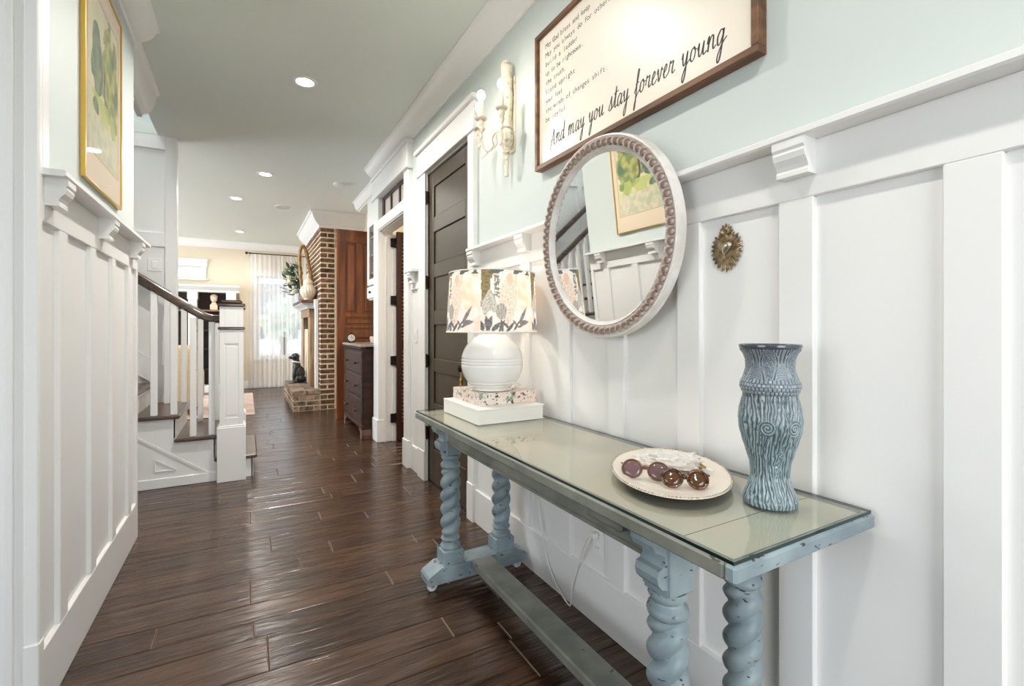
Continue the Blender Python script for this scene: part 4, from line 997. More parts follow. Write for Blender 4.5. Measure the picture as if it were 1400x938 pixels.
# painted drum shade
def leafshape(s, v, s0, v0, ang, ln, wd):
    c, s_ = math.cos(ang), math.sin(ang); dx = (s - s0) * 1.05; dy = v - v0
    a = dx * c + dy * s_; b_ = -dx * s_ + dy * c
    if a < 0 or a > ln: return 0
    wv = wd * math.sin(PI * (a / ln) ** .8)
    return 1 if abs(b_) < wv else 0
def shade_col(th, v):
    s = (th / (2 * PI) * 5) % 1.0
    n1 = noise.noise(Vector((s * 9, v * 9, 1.5))); n2 = noise.noise(Vector((s * 30, v * 30, 4)))
    base = C(246, 243, 240)
    col = mixc(base, C(246, 226, 210), sst(.0, .45, n1 + .25 * math.sin(s * 6.28 + 1)) * .75)
    # warm figure with fine spots
    d = ((s - .46 - .08 * (v - .5)) / (.11 + .06 * math.sin(3 * v))) ** 2 + ((v - .52) / .40) ** 2
    if d < 1: 
        col = C(244, 232, 222)
        if noise.noise(Vector((s * 60, v * 60, 4))) > .22: col = C(206, 172, 158)
    d = ((s - .50) / .06) ** 2 + ((v - .85) / .09) ** 2
    if d < 1: col = C(238, 206, 188)
    # pale figure
    d = ((s - .76) / .13) ** 2 + ((v - .62) / .28) ** 2
    if d < 1: col = mixc(C(248, 242, 232), C(242, 222, 200), .5 + n1)
    if n1 > .32 and .6 < v < .95 and s > .6: col = C(242, 222, 186)
    # olive trunk
    e = .075 + .03 * abs(v - .6) + .012 * n1
    if abs(s - .08) < e * (1.4 if v > .85 else 1) and v > .40: col = C(148, 136, 104) if n2 < .15 else C(126, 114, 86)
    # vine columns
    if abs(s - .27 - .01 * math.sin(40 * v)) < .05 and v > .55 and n2 > -.05: col = C(140, 142, 140)
    # grey foliage clump
    d = ((s - .14) / .13) ** 2 + ((v - .46 + .05 * math.sin(30 * s)) / .17) ** 2
    if d < 1: col = C(210, 208, 202) if math.sin(120 * s + 20 * n1) * math.sin(60 * v + 9 * n2) < .32 else C(158, 160, 158)
    d = ((s - .34) / .09) ** 2 + ((v - .33) / .13) ** 2
    if d < 1: col = C(196, 194, 186) if math.sin(70 * (s - .34) / (abs(v - .1) + .2) + 4 * n1) > -.2 else C(150, 154, 152)
    # dark low leaves
    for (a, b_, an, ln, wd) in [(.10, .02, 1.2, .26, .05), (.14, .02, 1.8, .25, .05), (.18, .02, .7, .22, .04), (.30, .0, 1.1, .22, .03), (.36, .0, 1.7, .22, .03), (.42, .0, .8, .24, .03), (.05, .02, 2.0, .2, .05), (.48, .05, 2.4, .2, .025), (.55, .02, .9, .22, .02)]:
        if leafshape(s, v, a, b_, an, ln, wd): col = C(104, 108, 112) if n2 > 0 else C(128, 132, 136)
    for (a, b_, an, ln, wd) in [(.66, .14, .95, .34, .034), (.66, .14, .12, .24, .042), (.62, .10, 2.3, .14, .02), (.62, .08, .2, .14, .02)]:
        if leafshape(s, v, a, b_, an, ln, wd): col = C(148, 140, 142) if n2 > -.1 else C(128, 122, 126)
    if v > .93 and n1 > .05: col = C(110, 112, 114)
    return col
SH = MV('printed_lampshade_cloth', .8, translucent=.5, spec=.1)
g = MB(); cols = []; nu, nv = 440, 90
for j in range(nv + 1):
    v = j / nv; r = .2235 + (.2115 - .2235) * v
    for i in range(nu):
        t = 2 * PI * i / nu; g.v.append((LX + r * math.cos(t), LY + r * math.sin(t), S0 + (S1 - S0) * v)); cols.append(shade_col(t + 1.02, v))
for j in range(nv):
    for i in range(nu):
        k = (i + 1) % nu; g.f.append((j * nu + i, j * nu + k, (j + 1) * nu + k, (j + 1) * nu + i)); g.mi.append(0)
shd = g.build('shade', SH, lp, True, cols)
RIM = M('shade_rim_white', C(240, 236, 228), .6)
for z, r in ((S0, .2237), (S1, .2117)):
    MB().tube([(LX + r * math.cos(2 * PI * i / 48), LY + r * math.sin(2 * PI * i / 48), z) for i in range(48)], .0032, 6, closed=True).build('rim', RIM, shd, True)
sp = MB()
for i in range(3):
    a = 2 * PI * i / 3; sp.tube([(LX + .02 * math.cos(a), LY + .02 * math.sin(a), LZ + .39), (LX + .211 * math.cos(a), LY + .211 * math.sin(a), S1 - .012)], .0025, 6)
sp.build('spider', BRASS, shd)
point('table_lamp_bulb', (LX, LY, LZ + .445), 8, (1, .87, .70), .035)
cord = smooth_path([(1.245, 2.20, LZ + .02), (1.279, 2.16, LZ - .02), (1.2815, 2.13, .75), (1.2805, 2.045, .44), (1.280, 2.009, .367), (1.279, 1.975, .269), (1.278, 1.929, .143), (1.275, 1.866, .065), (1.27, 1.805, .031), (1.268, 1.735, .006), (1.268, 1.715, .020), (1.272, 1.709, .104), (1.276, 1.666, .221), (1.27, 1.615, .321), (1.262, 1.585, .366), (1.268, 1.562, .380)], 6)
MB().tube(cord, .0038, 8).build('power_cord', M('white_cord', C(226, 224, 220), .4), lp, True)
MB().box(1.266, 1.294, 1.552, 1.578, .366, .392, .004).build('plug', M('white_plug', C(232, 230, 226), .4), lp)

# ------------------------------------------------------------------ outlets and switches
def plate(name, label, cat, sx, x, yc, zc, w_=.072, h_=.114, kind='outlet'):
    t = thing(name, label, cat, (x, yc, zc))
    B(x - sx * .006, x, yc - w_ / 2, yc + w_ / 2, zc - h_ / 2, zc + h_ / 2, .003).build('plate', WHITE, t)
    if kind == 'outlet':
        for dz in (-.022, .022):
            q = B(x - sx * .0085, x - sx * .004, yc - .017, yc + .017, zc + dz - .014, zc + dz + .014, .003).build('socket', WHITE, t)
            for dy_ in (-.007, .007): B(x - sx * .0088, x - sx * .0083, yc + dy_ - .001, yc + dy_ + .001, zc + dz - .002, zc + dz + .007).build('slot', M('slot_dark', C(60, 58, 56), .6) if 'slot_dark' not in bpy.data.materials else bpy.data.materials['slot_dark'], q)
    else:
        B(x - sx * .0105, x - sx * .004, yc - .017, yc + .017, zc - .033, zc + .033, .003).build('rocker', WHITE, t)
    return t
plate('wall_outlet', 'white wall outlet with the lamp plug, under the console table', 'outlet', 1, 1.302, 1.562, .345)
plate('wall_outlet', 'white wall outlet low on the left wainscot panel', 'outlet', -1, -.587, 2.70, .415)
plate('light_switch', 'white light switch on the narrow panel between the two doorways', 'light switch', 1, 1.302, 4.03, 1.19, kind='switch')
t = thing('light_switch', 'white double light switch on the stair wall above the handrail', 'light switch', (-.745, 5.468, 1.85))
B(-.80, -.69, 5.462, 5.468, 1.79, 1.91, .002).build('plate', WHITE, t)
B(-.77, -.72, 5.457, 5.464, 1.815, 1.885, .003).build('rocker', WHITE, t)

# ------------------------------------------------------------------ vase
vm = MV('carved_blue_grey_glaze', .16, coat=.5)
VX, VY, VZ = 1.118, .698, GZ
vprof = [(0, .060), (.02, .0605), (.05, .055), (.10, .0485), (.15, .0455), (.19, .0485), (.235, .0585), (.285, .068), (.33, .0705), (.375, .066), (.42, .058), (.455, .054), (.475, .0535)]
HV = .388
yy = [(0, .0590), (.029, .0600), (.064, .0560), (.122, .0475), (.18, .0425), (.25, .0445), (.33, .0535), (.40, .0620), (.47, .0685), (.53, .0705), (.587, .0685), (.64, .0640), (.675, .0600), (.69, .0600),
      (.705, .0635), (.735, .0675), (.765, .0660), (.785, .0615), (.81, .0580), (.855, .0535), (.90, .0540), (.936, .0585), (.968, .0665), (.985, .0700), (1.0, .0695)]
# heights above are fractions of a shape measured foot to lip
sc_h = lambda f: f
def vr(f):
    for (a, ra), (b_, rb) in zip(yy, yy[1:]):
        if a <= f <= b_: 
            t = (f - a) / (b_ - a); t = t * t * (3 - 2 * t) * .5 + t * .5; return ra + (rb - ra) * t
    return yy[-1][1]
def vh(t, f):
    """carved relief, 0 groove .. 1 ridge"""
    q = Vector((math.cos(t) * 2.2, math.sin(t) * 2.2, f * 3.2))
    if f > .972: return .35
    if .785 < f <= .972:
        s = (t / (2 * PI) * 6) % 1; u = (f - .785) / .187
        w_ = .5 * (1 - u) ** .7 * (.55 + .9 * u)
        a = abs(s - .5)
        s2 = (s + .5) % 1; a2 = abs(s2 - .5); 
        if u < .62 and a2 < .42 * (1 - (u / .62) ** 1.6): 
            k = a2 / (.42 * (1 - (u / .62) ** 1.6) + 1e-6)
            return 1. if k > .84 else (.1 if k > .72 else (1. if k > .6 else .35 + .5 * (math.sin(90 * u + 8 * k) > 0)))
        if a < .40 * max(0, 1 - ((u - .55) / .5) ** 2):
            k = a / (.40 * max(1e-4, 1 - ((u - .55) / .5) ** 2))
            return 1. if k > .85 else (.1 if k > .72 else (.9 if k > .6 else .3 + .6 * (noise.noise(Vector((s * 30, u * 26, 3))) > 0)))
        return .5 + .5 * math.sin(s * 60)
    if .69 < f <= .785:
        u = (f - .69) / .095; row = int(u * 4); s = (t / (2 * PI) * 44 + .5 * (row % 2)) % 1
        return .15 if abs(s - .5) > .36 or (u * 4) % 1 < .16 else .95
    # body: bark strokes with two spirals and a long leaf
    for tc_, sg in ((3.62, 1), (4.55, -1)):
        dx = (t - tc_) * .068; dz = (f - .495) * HV; r_ = math.hypot(dx, dz)
        if r_ < .019: return .95 if math.sin(r_ * 900 - sg * math.atan2(dz, dx)) > -.1 else .1
    tl_ = (t - 4.08) + .10 * math.sin(f * 12)
    wl = .20 * math.sin(PI * min(1, max(0, (f - .14) / .26))) 
    if .14 < f < .40 and abs(tl_) < wl:
        k = abs(tl_) / wl
        return .95 if k > .75 else (.1 if k > .6 else .3 + .6 * (noise.noise(Vector((t * 16, f * 70, 7))) > .05))
    bend = .35 * math.sin(f * 9 + 2 * math.sin(t)) + .25 * noise.noise(q)
    for off in (-.42, .42, -.33, .33):
        if abs((t - 4.08) - off * (1 + .7 * math.sin((f - .1) * 9)) ) < .022 and f < .62: return .05 if abs(off) > .4 else 1.
    nn = noise.noise(Vector((math.cos(t) * 5, math.sin(t) * 5, f * 16))); n5 = noise.noise(Vector((math.cos(t) * 11, math.sin(t) * 11, f * 30)))
    s = .5 + .5 * math.sin(48 * (t + bend * .35) + 3.4 * nn + 1.6 * n5)
    return min(1, max(0, s * 1.15 - .1 + (-.55 if n5 > .38 else 0)))
g = MB(); cols = []; nu, nv = 420, 260
for j in range(nv + 1):
    f = j / nv
    for i in range(nu):
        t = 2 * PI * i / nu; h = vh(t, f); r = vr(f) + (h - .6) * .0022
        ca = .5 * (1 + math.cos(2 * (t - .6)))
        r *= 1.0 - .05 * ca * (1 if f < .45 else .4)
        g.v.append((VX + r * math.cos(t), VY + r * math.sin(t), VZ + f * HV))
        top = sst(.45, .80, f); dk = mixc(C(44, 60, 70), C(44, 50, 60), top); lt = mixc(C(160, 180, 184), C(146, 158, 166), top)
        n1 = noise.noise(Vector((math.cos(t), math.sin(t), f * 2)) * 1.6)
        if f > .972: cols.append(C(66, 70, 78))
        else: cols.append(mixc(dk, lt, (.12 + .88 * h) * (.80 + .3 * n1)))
for j in range(nv):
    for i in range(nu):
        k = (i + 1) % nu; g.f.append((j * nu + i, j * nu + k, (j + 1) * nu + k, (j + 1) * nu + i)); g.mi.append(0)
n0 = len(g.v)
for r, f in ((.0655, 1.0), (.0545, .95), (.0475, .90), (.0465, .80), (.0, .76)):
    for i in range(nu): g.v.append((VX + r * math.cos(2 * PI * i / nu), VY + r * math.sin(2 * PI * i / nu), VZ + f * HV)); cols.append(C(60, 66, 74))
for j in range(5):
    for i in range(nu):
        k = (i + 1) % nu; a = nv * nu if j == 0 else n0 + (j - 1) * nu; b_ = n0 + j * nu
        g.f.append((a + i, a + k, b_ + k, b_ + i)); g.mi.append(0)
g.f.append(tuple(range(nu - 1, -1, -1))); g.mi.append(0)
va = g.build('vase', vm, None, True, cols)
tag(va, 'tall carved blue-grey ceramic vase with waisted foot on the near end of the table', 'vase')

# ------------------------------------------------------------------ tray and what lies on it
ty = thing('oval_tray', 'oval cream and silver platter with beaded rim on the glass top', 'tray', (1.060, .962, GZ))
TA, TBB, TP = .243, .163, .848
def oval(a_, b_, z, k): 
    u = a_ * math.cos(k); v = b_ * math.sin(k); return (1.060 + u * math.cos(TP) - v * math.sin(TP), .962 + u * math.sin(TP) + v * math.cos(TP), z)
g = MB(); n = 72
ring = [(.56, 0), (.60, .0), (.70, .005), (.80, .013), (.97, .0195), (1.0, .0205), (1.0, .0225), (.97, .0222), (.80, .0165), (.745, .0125), (.70, .0078), (.60, .0042), (.0, .0040)]
for s_, z in ring:
    for i in range(n): g.v.append(oval(TA * s_, TBB * s_, GZ + z, 2 * PI * i / n))
for j in range(len(ring) - 1):
    for i in range(n):
        k = (i + 1) % n; g.f.append((j * n + i, j * n + k, (j + 1) * n + k, (j + 1) * n + i)); g.mi.append(1 if j < 5 else 0)
g.f.append(tuple(range(n - 1, -1, -1))); g.mi.append(1)
g.build('dish', [M('cream_tray_enamel', C(232, 222, 208), .3), CHROME], ty, 40)
rm_ = MB()
for i in range(110):
    c = oval(TA * .985, TBB * .985, GZ + .0225, 2 * PI * i / 110); rm_.ball(c, .0036, 6, 4, (1, 1, .8))
tag(rm_.build('beaded_rim', M('antique_silver', C(190, 178, 158), .3, .9), ty, True), kind='stuff')
TORT = MN('tortoiseshell', C(40, 24, 16), C(128, 78, 44), (90, 90, 90), .2, lo=.42, hi=.6, coat=.5)
WIRE = M('fine_gold_wire', C(150, 110, 84), .3, .9)
def sunglasses(name, label, c, yaw, tilt, r, mat, lens, thick, gap):
    t = thing(name, label, 'sunglasses', c, 'sunglasses on the tray')
    mt = Matrix.Translation(Vector(c)) @ Matrix.Rotation(yaw, 4, 'Z') @ Matrix.Rotation(tilt, 4, 'X')
    # local: x across the face, z up the lens, y forward normal
    for s in (-1, 1):
        cx = s * (r + gap / 2)
        MB().tube([(cx + r * 1.02 * math.cos(a), 0, r + r * .94 * math.sin(a)) for a in [2 * PI * i / 36 for i in range(36)]], thick, 8, closed=True).xf(mt).build('rim', mat, t, True)
        MB().lathe([(0, -.003), (r * .5, -.0022), (r, 0), (r, .0012), (r * .5, -.001), (0, -.0018)], (0, 0, 0), 32, axis='y').xf(mt @ Matrix.Translation((cx, 0, r)) @ Matrix.Diagonal((1.0, 1, .93, 1))).build('lens', lens, t, True)
        tp_ = MB().tube(smooth_path([(s * (2 * r + gap / 2), 0, r * 1.5), (s * (2 * r + gap / 2 + .004), .006, r * 1.5), (s * (r * 1.6), .012 + .004 * s, r * 1.35), (-s * r * .6, .016 + .004 * s, r * 1.2), (-s * r * 1.6, .016 + .004 * s, r * .75)], 5), thick * .9, 6).xf(mt); tp_.build('temple', mat, t, True)
    MB().tube(smooth_path([(-gap / 2 - .002, -.001, r * 1.25), (0, -.003, r * 1.42), (gap / 2 + .002, -.001, r * 1.25)], 5), thick, 6).xf(mt).build('bridge', mat, t, True)
LENS_P = M('brown_plum_lens', C(110, 84, 84), .06, coat=.6); LENS_B = M('amber_brown_lens', C(86, 54, 26), .05, coat=.6)
sunglasses('sunglasses', 'thin wire sunglasses with round plum lenses, nearer the lamp side of the tray', (.953, .952, GZ + .010), -.93, -.52, .0275, WIRE, LENS_P, .0016, .016)
sunglasses('sunglasses', 'chunky tortoiseshell sunglasses with amber lenses, on the vase side of the tray', (.998, .850, GZ + .010), -.72, -.55, .0245, TORT, LENS_B, .0036, .015)
bm = bmesh.new(); bmesh.ops.create_icosphere(bm, subdivisions=4, radius=1)
for q in bm.verts:
    n_ = noise.turbulence_vector(q.co * 1.8, 3, False); d = 1 + .55 * (abs(noise.noise(q.co * 3.1)) - .15) + .25 * abs(noise.noise(q.co * 8))
    q.co = Vector((q.co.x * .085 * d, q.co.y * .045 * d, max(-.010, q.co.z * .030 * d)))
CELLO = new_mat('clear_cellophane'); m, nt, b = CELLO
b.inputs['Base Color'].default_value = C(250, 244, 236); b.inputs['Roughness'].default_value = .08; b.inputs['Transmission Weight'].default_value = .25; b.inputs['IOR'].default_value = 1.25
wr = MB().bm(bm).xf(Matrix.Translation((1.115, 1.010, GZ + .022)) @ Matrix.Rotation(.75 - PI / 2, 4, 'Z')).build('cellophane_bag', m, None)
tag(wr, 'crumpled clear cellophane bag behind the sunglasses on the tray', 'bag')
pn = thing('gold_pen', 'small gold and white pen lying at the back of the tray', 'pen', (1.15, .925, GZ + .02))
MB().tube([(1.165, .945, GZ + .028), (1.150, .905, GZ + .026)], .0035, 8).build('barrel', M('gold_barrel', C(206, 170, 90), .25, .9), pn, 40)
MB().tube([(1.150, .905, GZ + .026), (1.143, .876, GZ + .0245)], .0032, 8).build('cap', WHITE, pn, 40)

# ------------------------------------------------------------------ round mirror
MY, MZ = 1.423, 1.601
MXO = -.0635; MS = .949
mi = thing('round_mirror', 'large round mirror with white beaded frame above the console table', 'mirror', (1.222, MY, MZ))
FRW = MN('whitewashed_frame', C(232, 229, 225), C(214, 206, 198), (14, 14, 14), .4)
BEADM = MN('whitewashed_brown_bead', C(122, 92, 76), C(226, 218, 210), (26, 60, 60), .35, lo=.38, hi=.60, detail=3)
# rings in the mirror plane; profile (radius, x)
def ringprof(prof, n=120):
    g = MB(); m_ = len(prof)
    for i in range(n):
        a = 2 * PI * i / n
        for r, x in prof: g.v.append((x + MXO, MY + r * MS * math.cos(a), MZ + r * MS * math.sin(a)))
    for i in range(n):
        k = (i + 1) % n
        for j in range(m_):
            l = (j + 1) % m_; g.f.append((i * m_ + j, i * m_ + l, k * m_ + l, k * m_ + j)); g.mi.append(0)
    return g
ringprof([(.330, 1.284), (.404, 1.284), (.405, 1.262), (.402, 1.246), (.396, 1.243), (.392, 1.247), (.372, 1.251), (.355, 1.249), (.351, 1.245), (.347, 1.248), (.343, 1.258), (.338, 1.260)]).build('frame', FRW, mi, 35)
MB().lathe([(.346 * MS, 1.2625 + MXO), (.0, 1.2625 + MXO)], (0, MY, MZ), 96, cap=False, axis='x').build('mirror_glass', M('silvered_glass', (.93, .94, .93, 1), .0, 1.0), mi)
b0 = MB().ball((0, 0, 0), .0152, 14, 9, (1, 1, 1)); b0.v = [(x + 1.243 + MXO, y_ + MY, z + MZ) for x, y_, z in b0.v]
NBD = 72; bo = None
for i in range(NBD):
    a = 2 * PI * i / NBD
    if bo is None: bo = b0.build('bead', BEADM, mi, True); c = bo
    else: c = bo.copy(); COL.objects.link(c)
    c.location = (0, .3735 * MS * math.cos(a), .3735 * MS * math.sin(a))

mi.rotation_euler = (0, math.radians(-3.6), math.radians(.6))
# ------------------------------------------------------------------ framed sign
sg = thing('framed_sign', 'large cream sign with handwritten lettering in a walnut frame over the mirror', 'sign', (1.305, 1.415, 2.38))
SX0, SX1 = 1.262, 1.304
sy0, sy1, sz0, sz1 = .823, 2.010, 2.040, 2.712
for n_, (a, b_, c, d) in {'frame_bottom': (sy0, sy1, sz0, sz0 + .022), 'frame_top': (sy0, sy1, sz1 - .022, sz1), 'frame_side': (sy0, sy0 + .022, sz0 + .022, sz1 - .022), 'frame_end': (sy1 - .022, sy1, sz0 + .022, sz1 - .022)}.items():
    B(SX0, SX1, a, b_, c, d, .0015).build('frame_rail', WOODF, sg)
B(1.278, 1.302, sy0 + .02, sy1 - .02, sz0 + .02, sz1 - .02).build('board', M('cream_sign_board', C(240, 230, 214), .4, coat=.25, coatr=.3), sg)
INK = M('black_ink', C(44, 40, 38), .5)
XT = 1.2772
G_ = {  # cursive strokes in x-height units: (advance, [polylines])
 'A': (1.35, [[(.0, -.35), (.12, -.2), (.35, .5), (.72, 1.55), (.78, .9), (.92, .15), (1.05, 0), (1.2, .1)], [(.15, .45), (.5, .55), (.95, .5)]]),
 'n': (1.0, [[(0, .55), (.1, .95), (.17, .9), (.14, 0), (.2, .5), (.42, .95), (.6, .85), (.62, .3), (.72, .02), (.95, .2)]]),
 'd': (.95, [[(.62, .8), (.35, .95), (.1, .6), (.12, .1), (.36, .05), (.62, .6), (.72, 1.75), (.66, .5), (.72, .04), (.95, .2)]]),
 'm': (1.5, [[(0, .55), (.1, .95), (.16, .9), (.12, 0), (.2, .55), (.4, .95), (.54, .85), (.52, 0), (.6, .55), (.82, .95), (.98, .85), (1.0, .25), (1.1, .02), (1.4, .2)]]),
 'a': (.95, [[(.6, .85), (.35, .97), (.08, .6), (.12, .08), (.35, .05), (.6, .6), (.64, .9), (.6, .3), (.7, .03), (.95, .2)]]),
 'y': (.95, [[(0, .55), (.1, .95), (.14, .4), (.28, .05), (.48, .3), (.62, .95), (.58, .1), (.5, -.7), (.32, -1.1), (.2, -.75), (.5, -.1), (.95, .3)]]),
 'o': (.85, [[(.45, .95), (.15, .8), (.06, .3), (.25, .02), (.5, .2), (.56, .7), (.4, .97), (.5, .75), (.85, .7)]]),
 'u': (1.0, [[(0, .5), (.1, .95), (.12, .3), (.26, .03), (.48, .3), (.62, .95), (.6, .3), (.7, .03), (1.0, .2)]]),
 's': (.75, [[(0, .1), (.2, .6), (.42, 1.15), (.4, .7), (.52, .25), (.3, 0), (.1, .08)], [(.42, .05), (.75, .25)]]),
 't': (.65, [[(0, .2), (.2, .8), (.36, 1.75), (.28, .5), (.34, .05), (.65, .2)], [(.0, 1.2), (.3, 1.25), (.75, 1.32)]]),
 'f': (.75, [[(0, .2), (.3, .9), (.52, 1.75), (.4, 1.95), (.3, 1.4), (.26, 0), (.2, -.9), (.1, -1.1), (.14, -.6), (.4, .0), (.75, .3)], [(.08, .85), (.6, .95)]]),
 'r': (.8, [[(0, .3), (.12, .98), (.22, .8), (.5, .9), (.42, .3), (.52, .03), (.8, .2)]]),
 'e': (.72, [[(0, .3), (.35, .6), (.42, .85), (.28, .97), (.1, .5), (.18, .06), (.42, .05), (.72, .3)]]),
 'v': (.8, [[(0, .6), (.1, .95), (.2, .3), (.3, .03), (.48, .5), (.55, .95), (.62, .75), (.8, .75)]]),
 'g': (1.0, [[(.6, .85), (.35, .97), (.08, .6), (.14, .1), (.36, .08), (.6, .6), (.64, .95), (.58, .0), (.48, -.8), (.3, -1.1), (.2, -.75), (.5, -.1), (1.0, .35)]]),
}
tx = MB()
def script_line(text, y_start, y_end, z, xh):
    adv = sum(G_[c][0] if c != ' ' else .75 for c in text); wd = (y_start - y_end) / adv
    cur = 0.
    for c in text:
        if c == ' ': cur += .75; continue
        a, ls = G_[c]
        for ln in ls:
            p = smooth_path([(XT, y_start - (cur + u + .16 * v) * wd, z + v * xh) for u, v in ln], 6)
            p2 = [Vector(q) for q in p]; m_ = len(p2); vv = []; ff = []
            for k, q in enumerate(p2):
                d = (p2[min(k + 1, m_ - 1)] - p2[max(k - 1, 0)]).normalized()
                w_ = (.0013 + .0014 * abs(d.z) * (1 if d.z < 0 else .55))
                nn = Vector((0, -d.z, d.y)) * w_
                vv += [tuple(q + nn), tuple(q - nn), tuple(q + nn + Vector((.0007, 0, 0))), tuple(q - nn + Vector((.0007, 0, 0)))]
            for k in range(m_ - 1):
                b_ = 4 * k; ff += [(b_, b_ + 1, b_ + 5, b_ + 4), (b_ + 2, b_ + 6, b_ + 7, b_ + 3), (b_, b_ + 4, b_ + 6, b_ + 2), (b_ + 1, b_ + 3, b_ + 7, b_ + 5)]
            tx.add(vv, ff)
        cur += a
script_line('And may you stay forever young', 1.895, .935, 2.130, .047)
tx.build('script_lettering', INK, sg)
# typed lettering: short legible beginnings, faint beyond, letter by letter in fixed pitch
tm = MB(); cache = {}
def glyph(chr_):
    if chr_ not in cache:
        cu = bpy.data.curves.new('glyph', 'FONT'); cu.body = chr_; cu.size = 1; cu.align_x = 'CENTER'; cu.resolution_u = 3
        o = bpy.data.objects.new('glyph', cu); COL.objects.link(o)
        me = o.to_mesh(); cache[chr_] = ([q.co[:] for q in me.vertices], [list(p.vertices) for p in me.polygons])
        o.to_mesh_clear(); bpy.data.objects.remove(o); bpy.data.curves.remove(cu)
    return cache[chr_]
def typed(text, y_, z, size=.034, pitch=.0172):
    for c in text:
        if c != ' ':
            v, f = glyph(c)
            tm.add([(XT + .0003, y_ - p[0] * size, z + p[1] * size) for p in v], f)
        y_ -= pitch
for i, s_ in enumerate(['May God bless and keep', 'May you always do for others.', 'build a ladder', 'up to be righteous.', 'the truth.', 'Stand upright', 'your feet', 'the winds of changes shift.', 'be joyful.']):
    typed(s_, 1.925, 2.622 - .0452 * i, pitch=(.0155 + .0014 * ((i * 7) % 3)))
tag(tm.build('typed_lettering', INK, sg), kind='stuff')

# ------------------------------------------------------------------ wall sconce
sc = thing('wall_sconce', 'distressed cream candle sconce with three lit bulbs beside the sign', 'sconce', (1.305, 2.31, 2.4))
SCM = MN('chipped_cream_paint', C(234, 224, 204), C(150, 124, 94), (26, 26, 30), .55, lo=.52, hi=.74)
WIR = M('cream_wire', C(226, 216, 196), .45)
XB, YB = 1.262, 2.305
MB().lathe([(0, 2.10), (0.0104, 2.10), (0.0156, 2.112), (0.0104, 2.125), (0.0143, 2.15), (0.0182, 2.18), (0.0130, 2.20), (0.0208, 2.225), (0.0260, 2.232), (0.0182, 2.24), (0.0260, 2.262), (0.0416, 2.30), (0.0429, 2.33), (0.0364, 2.352), (0.0234, 2.362), (0.0338, 2.37), (0.0338, 2.38), (0.0273, 2.39),
    (0.0273, 2.40), (0.0338, 2.46), (0.0364, 2.56), (0.0338, 2.62), (0.0403, 2.628), (0.0403, 2.64), (0.0312, 2.648), (0.0338, 2.70), (0.0351, 2.72), (0.0260, 2.724), (0.0221, 2.74), (0, 2.742)], (XB, YB, 0), 24,
    lambda t, h, r: r * (.88 + (.12 * abs(math.sin(5 * t)) if .0 < h - 2.26 < .095 or h > 2.65 or 2.41 < h < 2.615 else 0))).build('backpost', SCM, sc, 40)
B(1.296, 1.3045, YB - .03, YB + .03, 2.24, 2.66, .002).build('back_plate', SCM, sc)
GLOW = ME('candle_bulb_glow', (1, .88, .68, 1), 22)
for px_, py_, pz in ((1.115, 2.325, 2.395), (1.165, 2.455, 2.395), (1.160, 2.170, 2.400)):
    a = MB().tube(smooth_path([(XB - .02, YB, 2.30), (XB - .045, YB + (py_ - YB) * .25, 2.345), (XB - .06, YB + (py_ - YB) * .38, 2.315), (XB - .055, YB + (py_ - YB) * .35, 2.275), (XB - .085, YB + (py_ - YB) * .55, 2.235), ((XB + px_) / 2 - .045, YB + (py_ - YB) * .8, 2.225), (px_ + .008, py_, 2.26), (px_, py_, 2.31)], 6), .0032, 8).build('arm', WIR, sc, True)
    MB().lathe([(0, pz - .105), (.006, pz - .105), (.010, pz - .09), (.006, pz - .08), (.012, pz - .066), (.015, pz - .05), (.011, pz - .042), (.017, pz - .028), (.018, pz - .016), (.013, pz - .006), (.030, pz - .002), (.034, pz + .004), (.031, pz + .005), (.012, pz + .002), (0, pz + .002)], (px_, py_, 0), 20).build('candle_cup', SCM, a, 40)
    MB().lathe([(.0105, pz + .002), (.0105, pz + .095), (.008, pz + .10), (0, pz + .10)], (px_, py_, 0), 14).build('candle_sleeve', M('ivory_sleeve', C(238, 224, 196), .5) if 'ivory_sleeve' not in bpy.data.materials else bpy.data.materials['ivory_sleeve'], a, 40)
    MB().lathe([(0, pz + .098), (.009, pz + .099), (.019, pz + .114), (.0225, pz + .128), (.019, pz + .144), (.010, pz + .154), (0, pz + .157)], (px_, py_, 0), 16).build('bulb', GLOW, a, True)
    point('sconce_bulb', (px_, py_, pz + .125), 2.2, (1, .86, .66), .018)

# ------------------------------------------------------------------ metal heart
hx, hy, hz = 1.300, .9497, 1.503
ht = thing('heart_ornament', 'antique brass flaming heart ornament on the wainscot panel beside the mirror', 'ornament', (hx, hy, hz))
HM = MN('antique_brass_tin', C(112, 92, 68), C(190, 168, 134), (70, 70, 70), .38, metal=.85, lo=.35, hi=.7)
g = MB(); n = 96; g.v.append((hx - .006, hy, hz - .004))
for k in range(2):
    for i in range(n):
        a = 2 * PI * i / n; r = .034 + .004 * math.cos(2 * a) - .004 * math.sin(a)
        if k: r = (.049 + .004 * math.sin(a) ** 2) * (1 + (.16 if i % 4 == 0 else (-.05 if i % 4 == 2 else .04)))
        if k and .9 < a < 2.24: r *= .90
        r += (.008 if k else .004) * max(0, -math.sin(a)) ** 6
        g.v.append((hx - (.005 if k == 0 else .002 + .0022 * (i % 2)), hy - r * math.cos(a), hz - .004 + r * math.sin(a) * 1.06))
for i in range(n):
    j = (i + 1) % n; g.f += [(0, 1 + i, 1 + j), (1 + i, 1 + n + i, 1 + n + j, 1 + j)]; g.mi += [0, 0]
pl = g.build('sunburst_plate', HM, ht); md = pl.modifiers.new('thick', 'SOLIDIFY'); md.thickness = .0012
g = MB(); nr = 8
g.v.append((hx - .0225, hy, hz + .002))
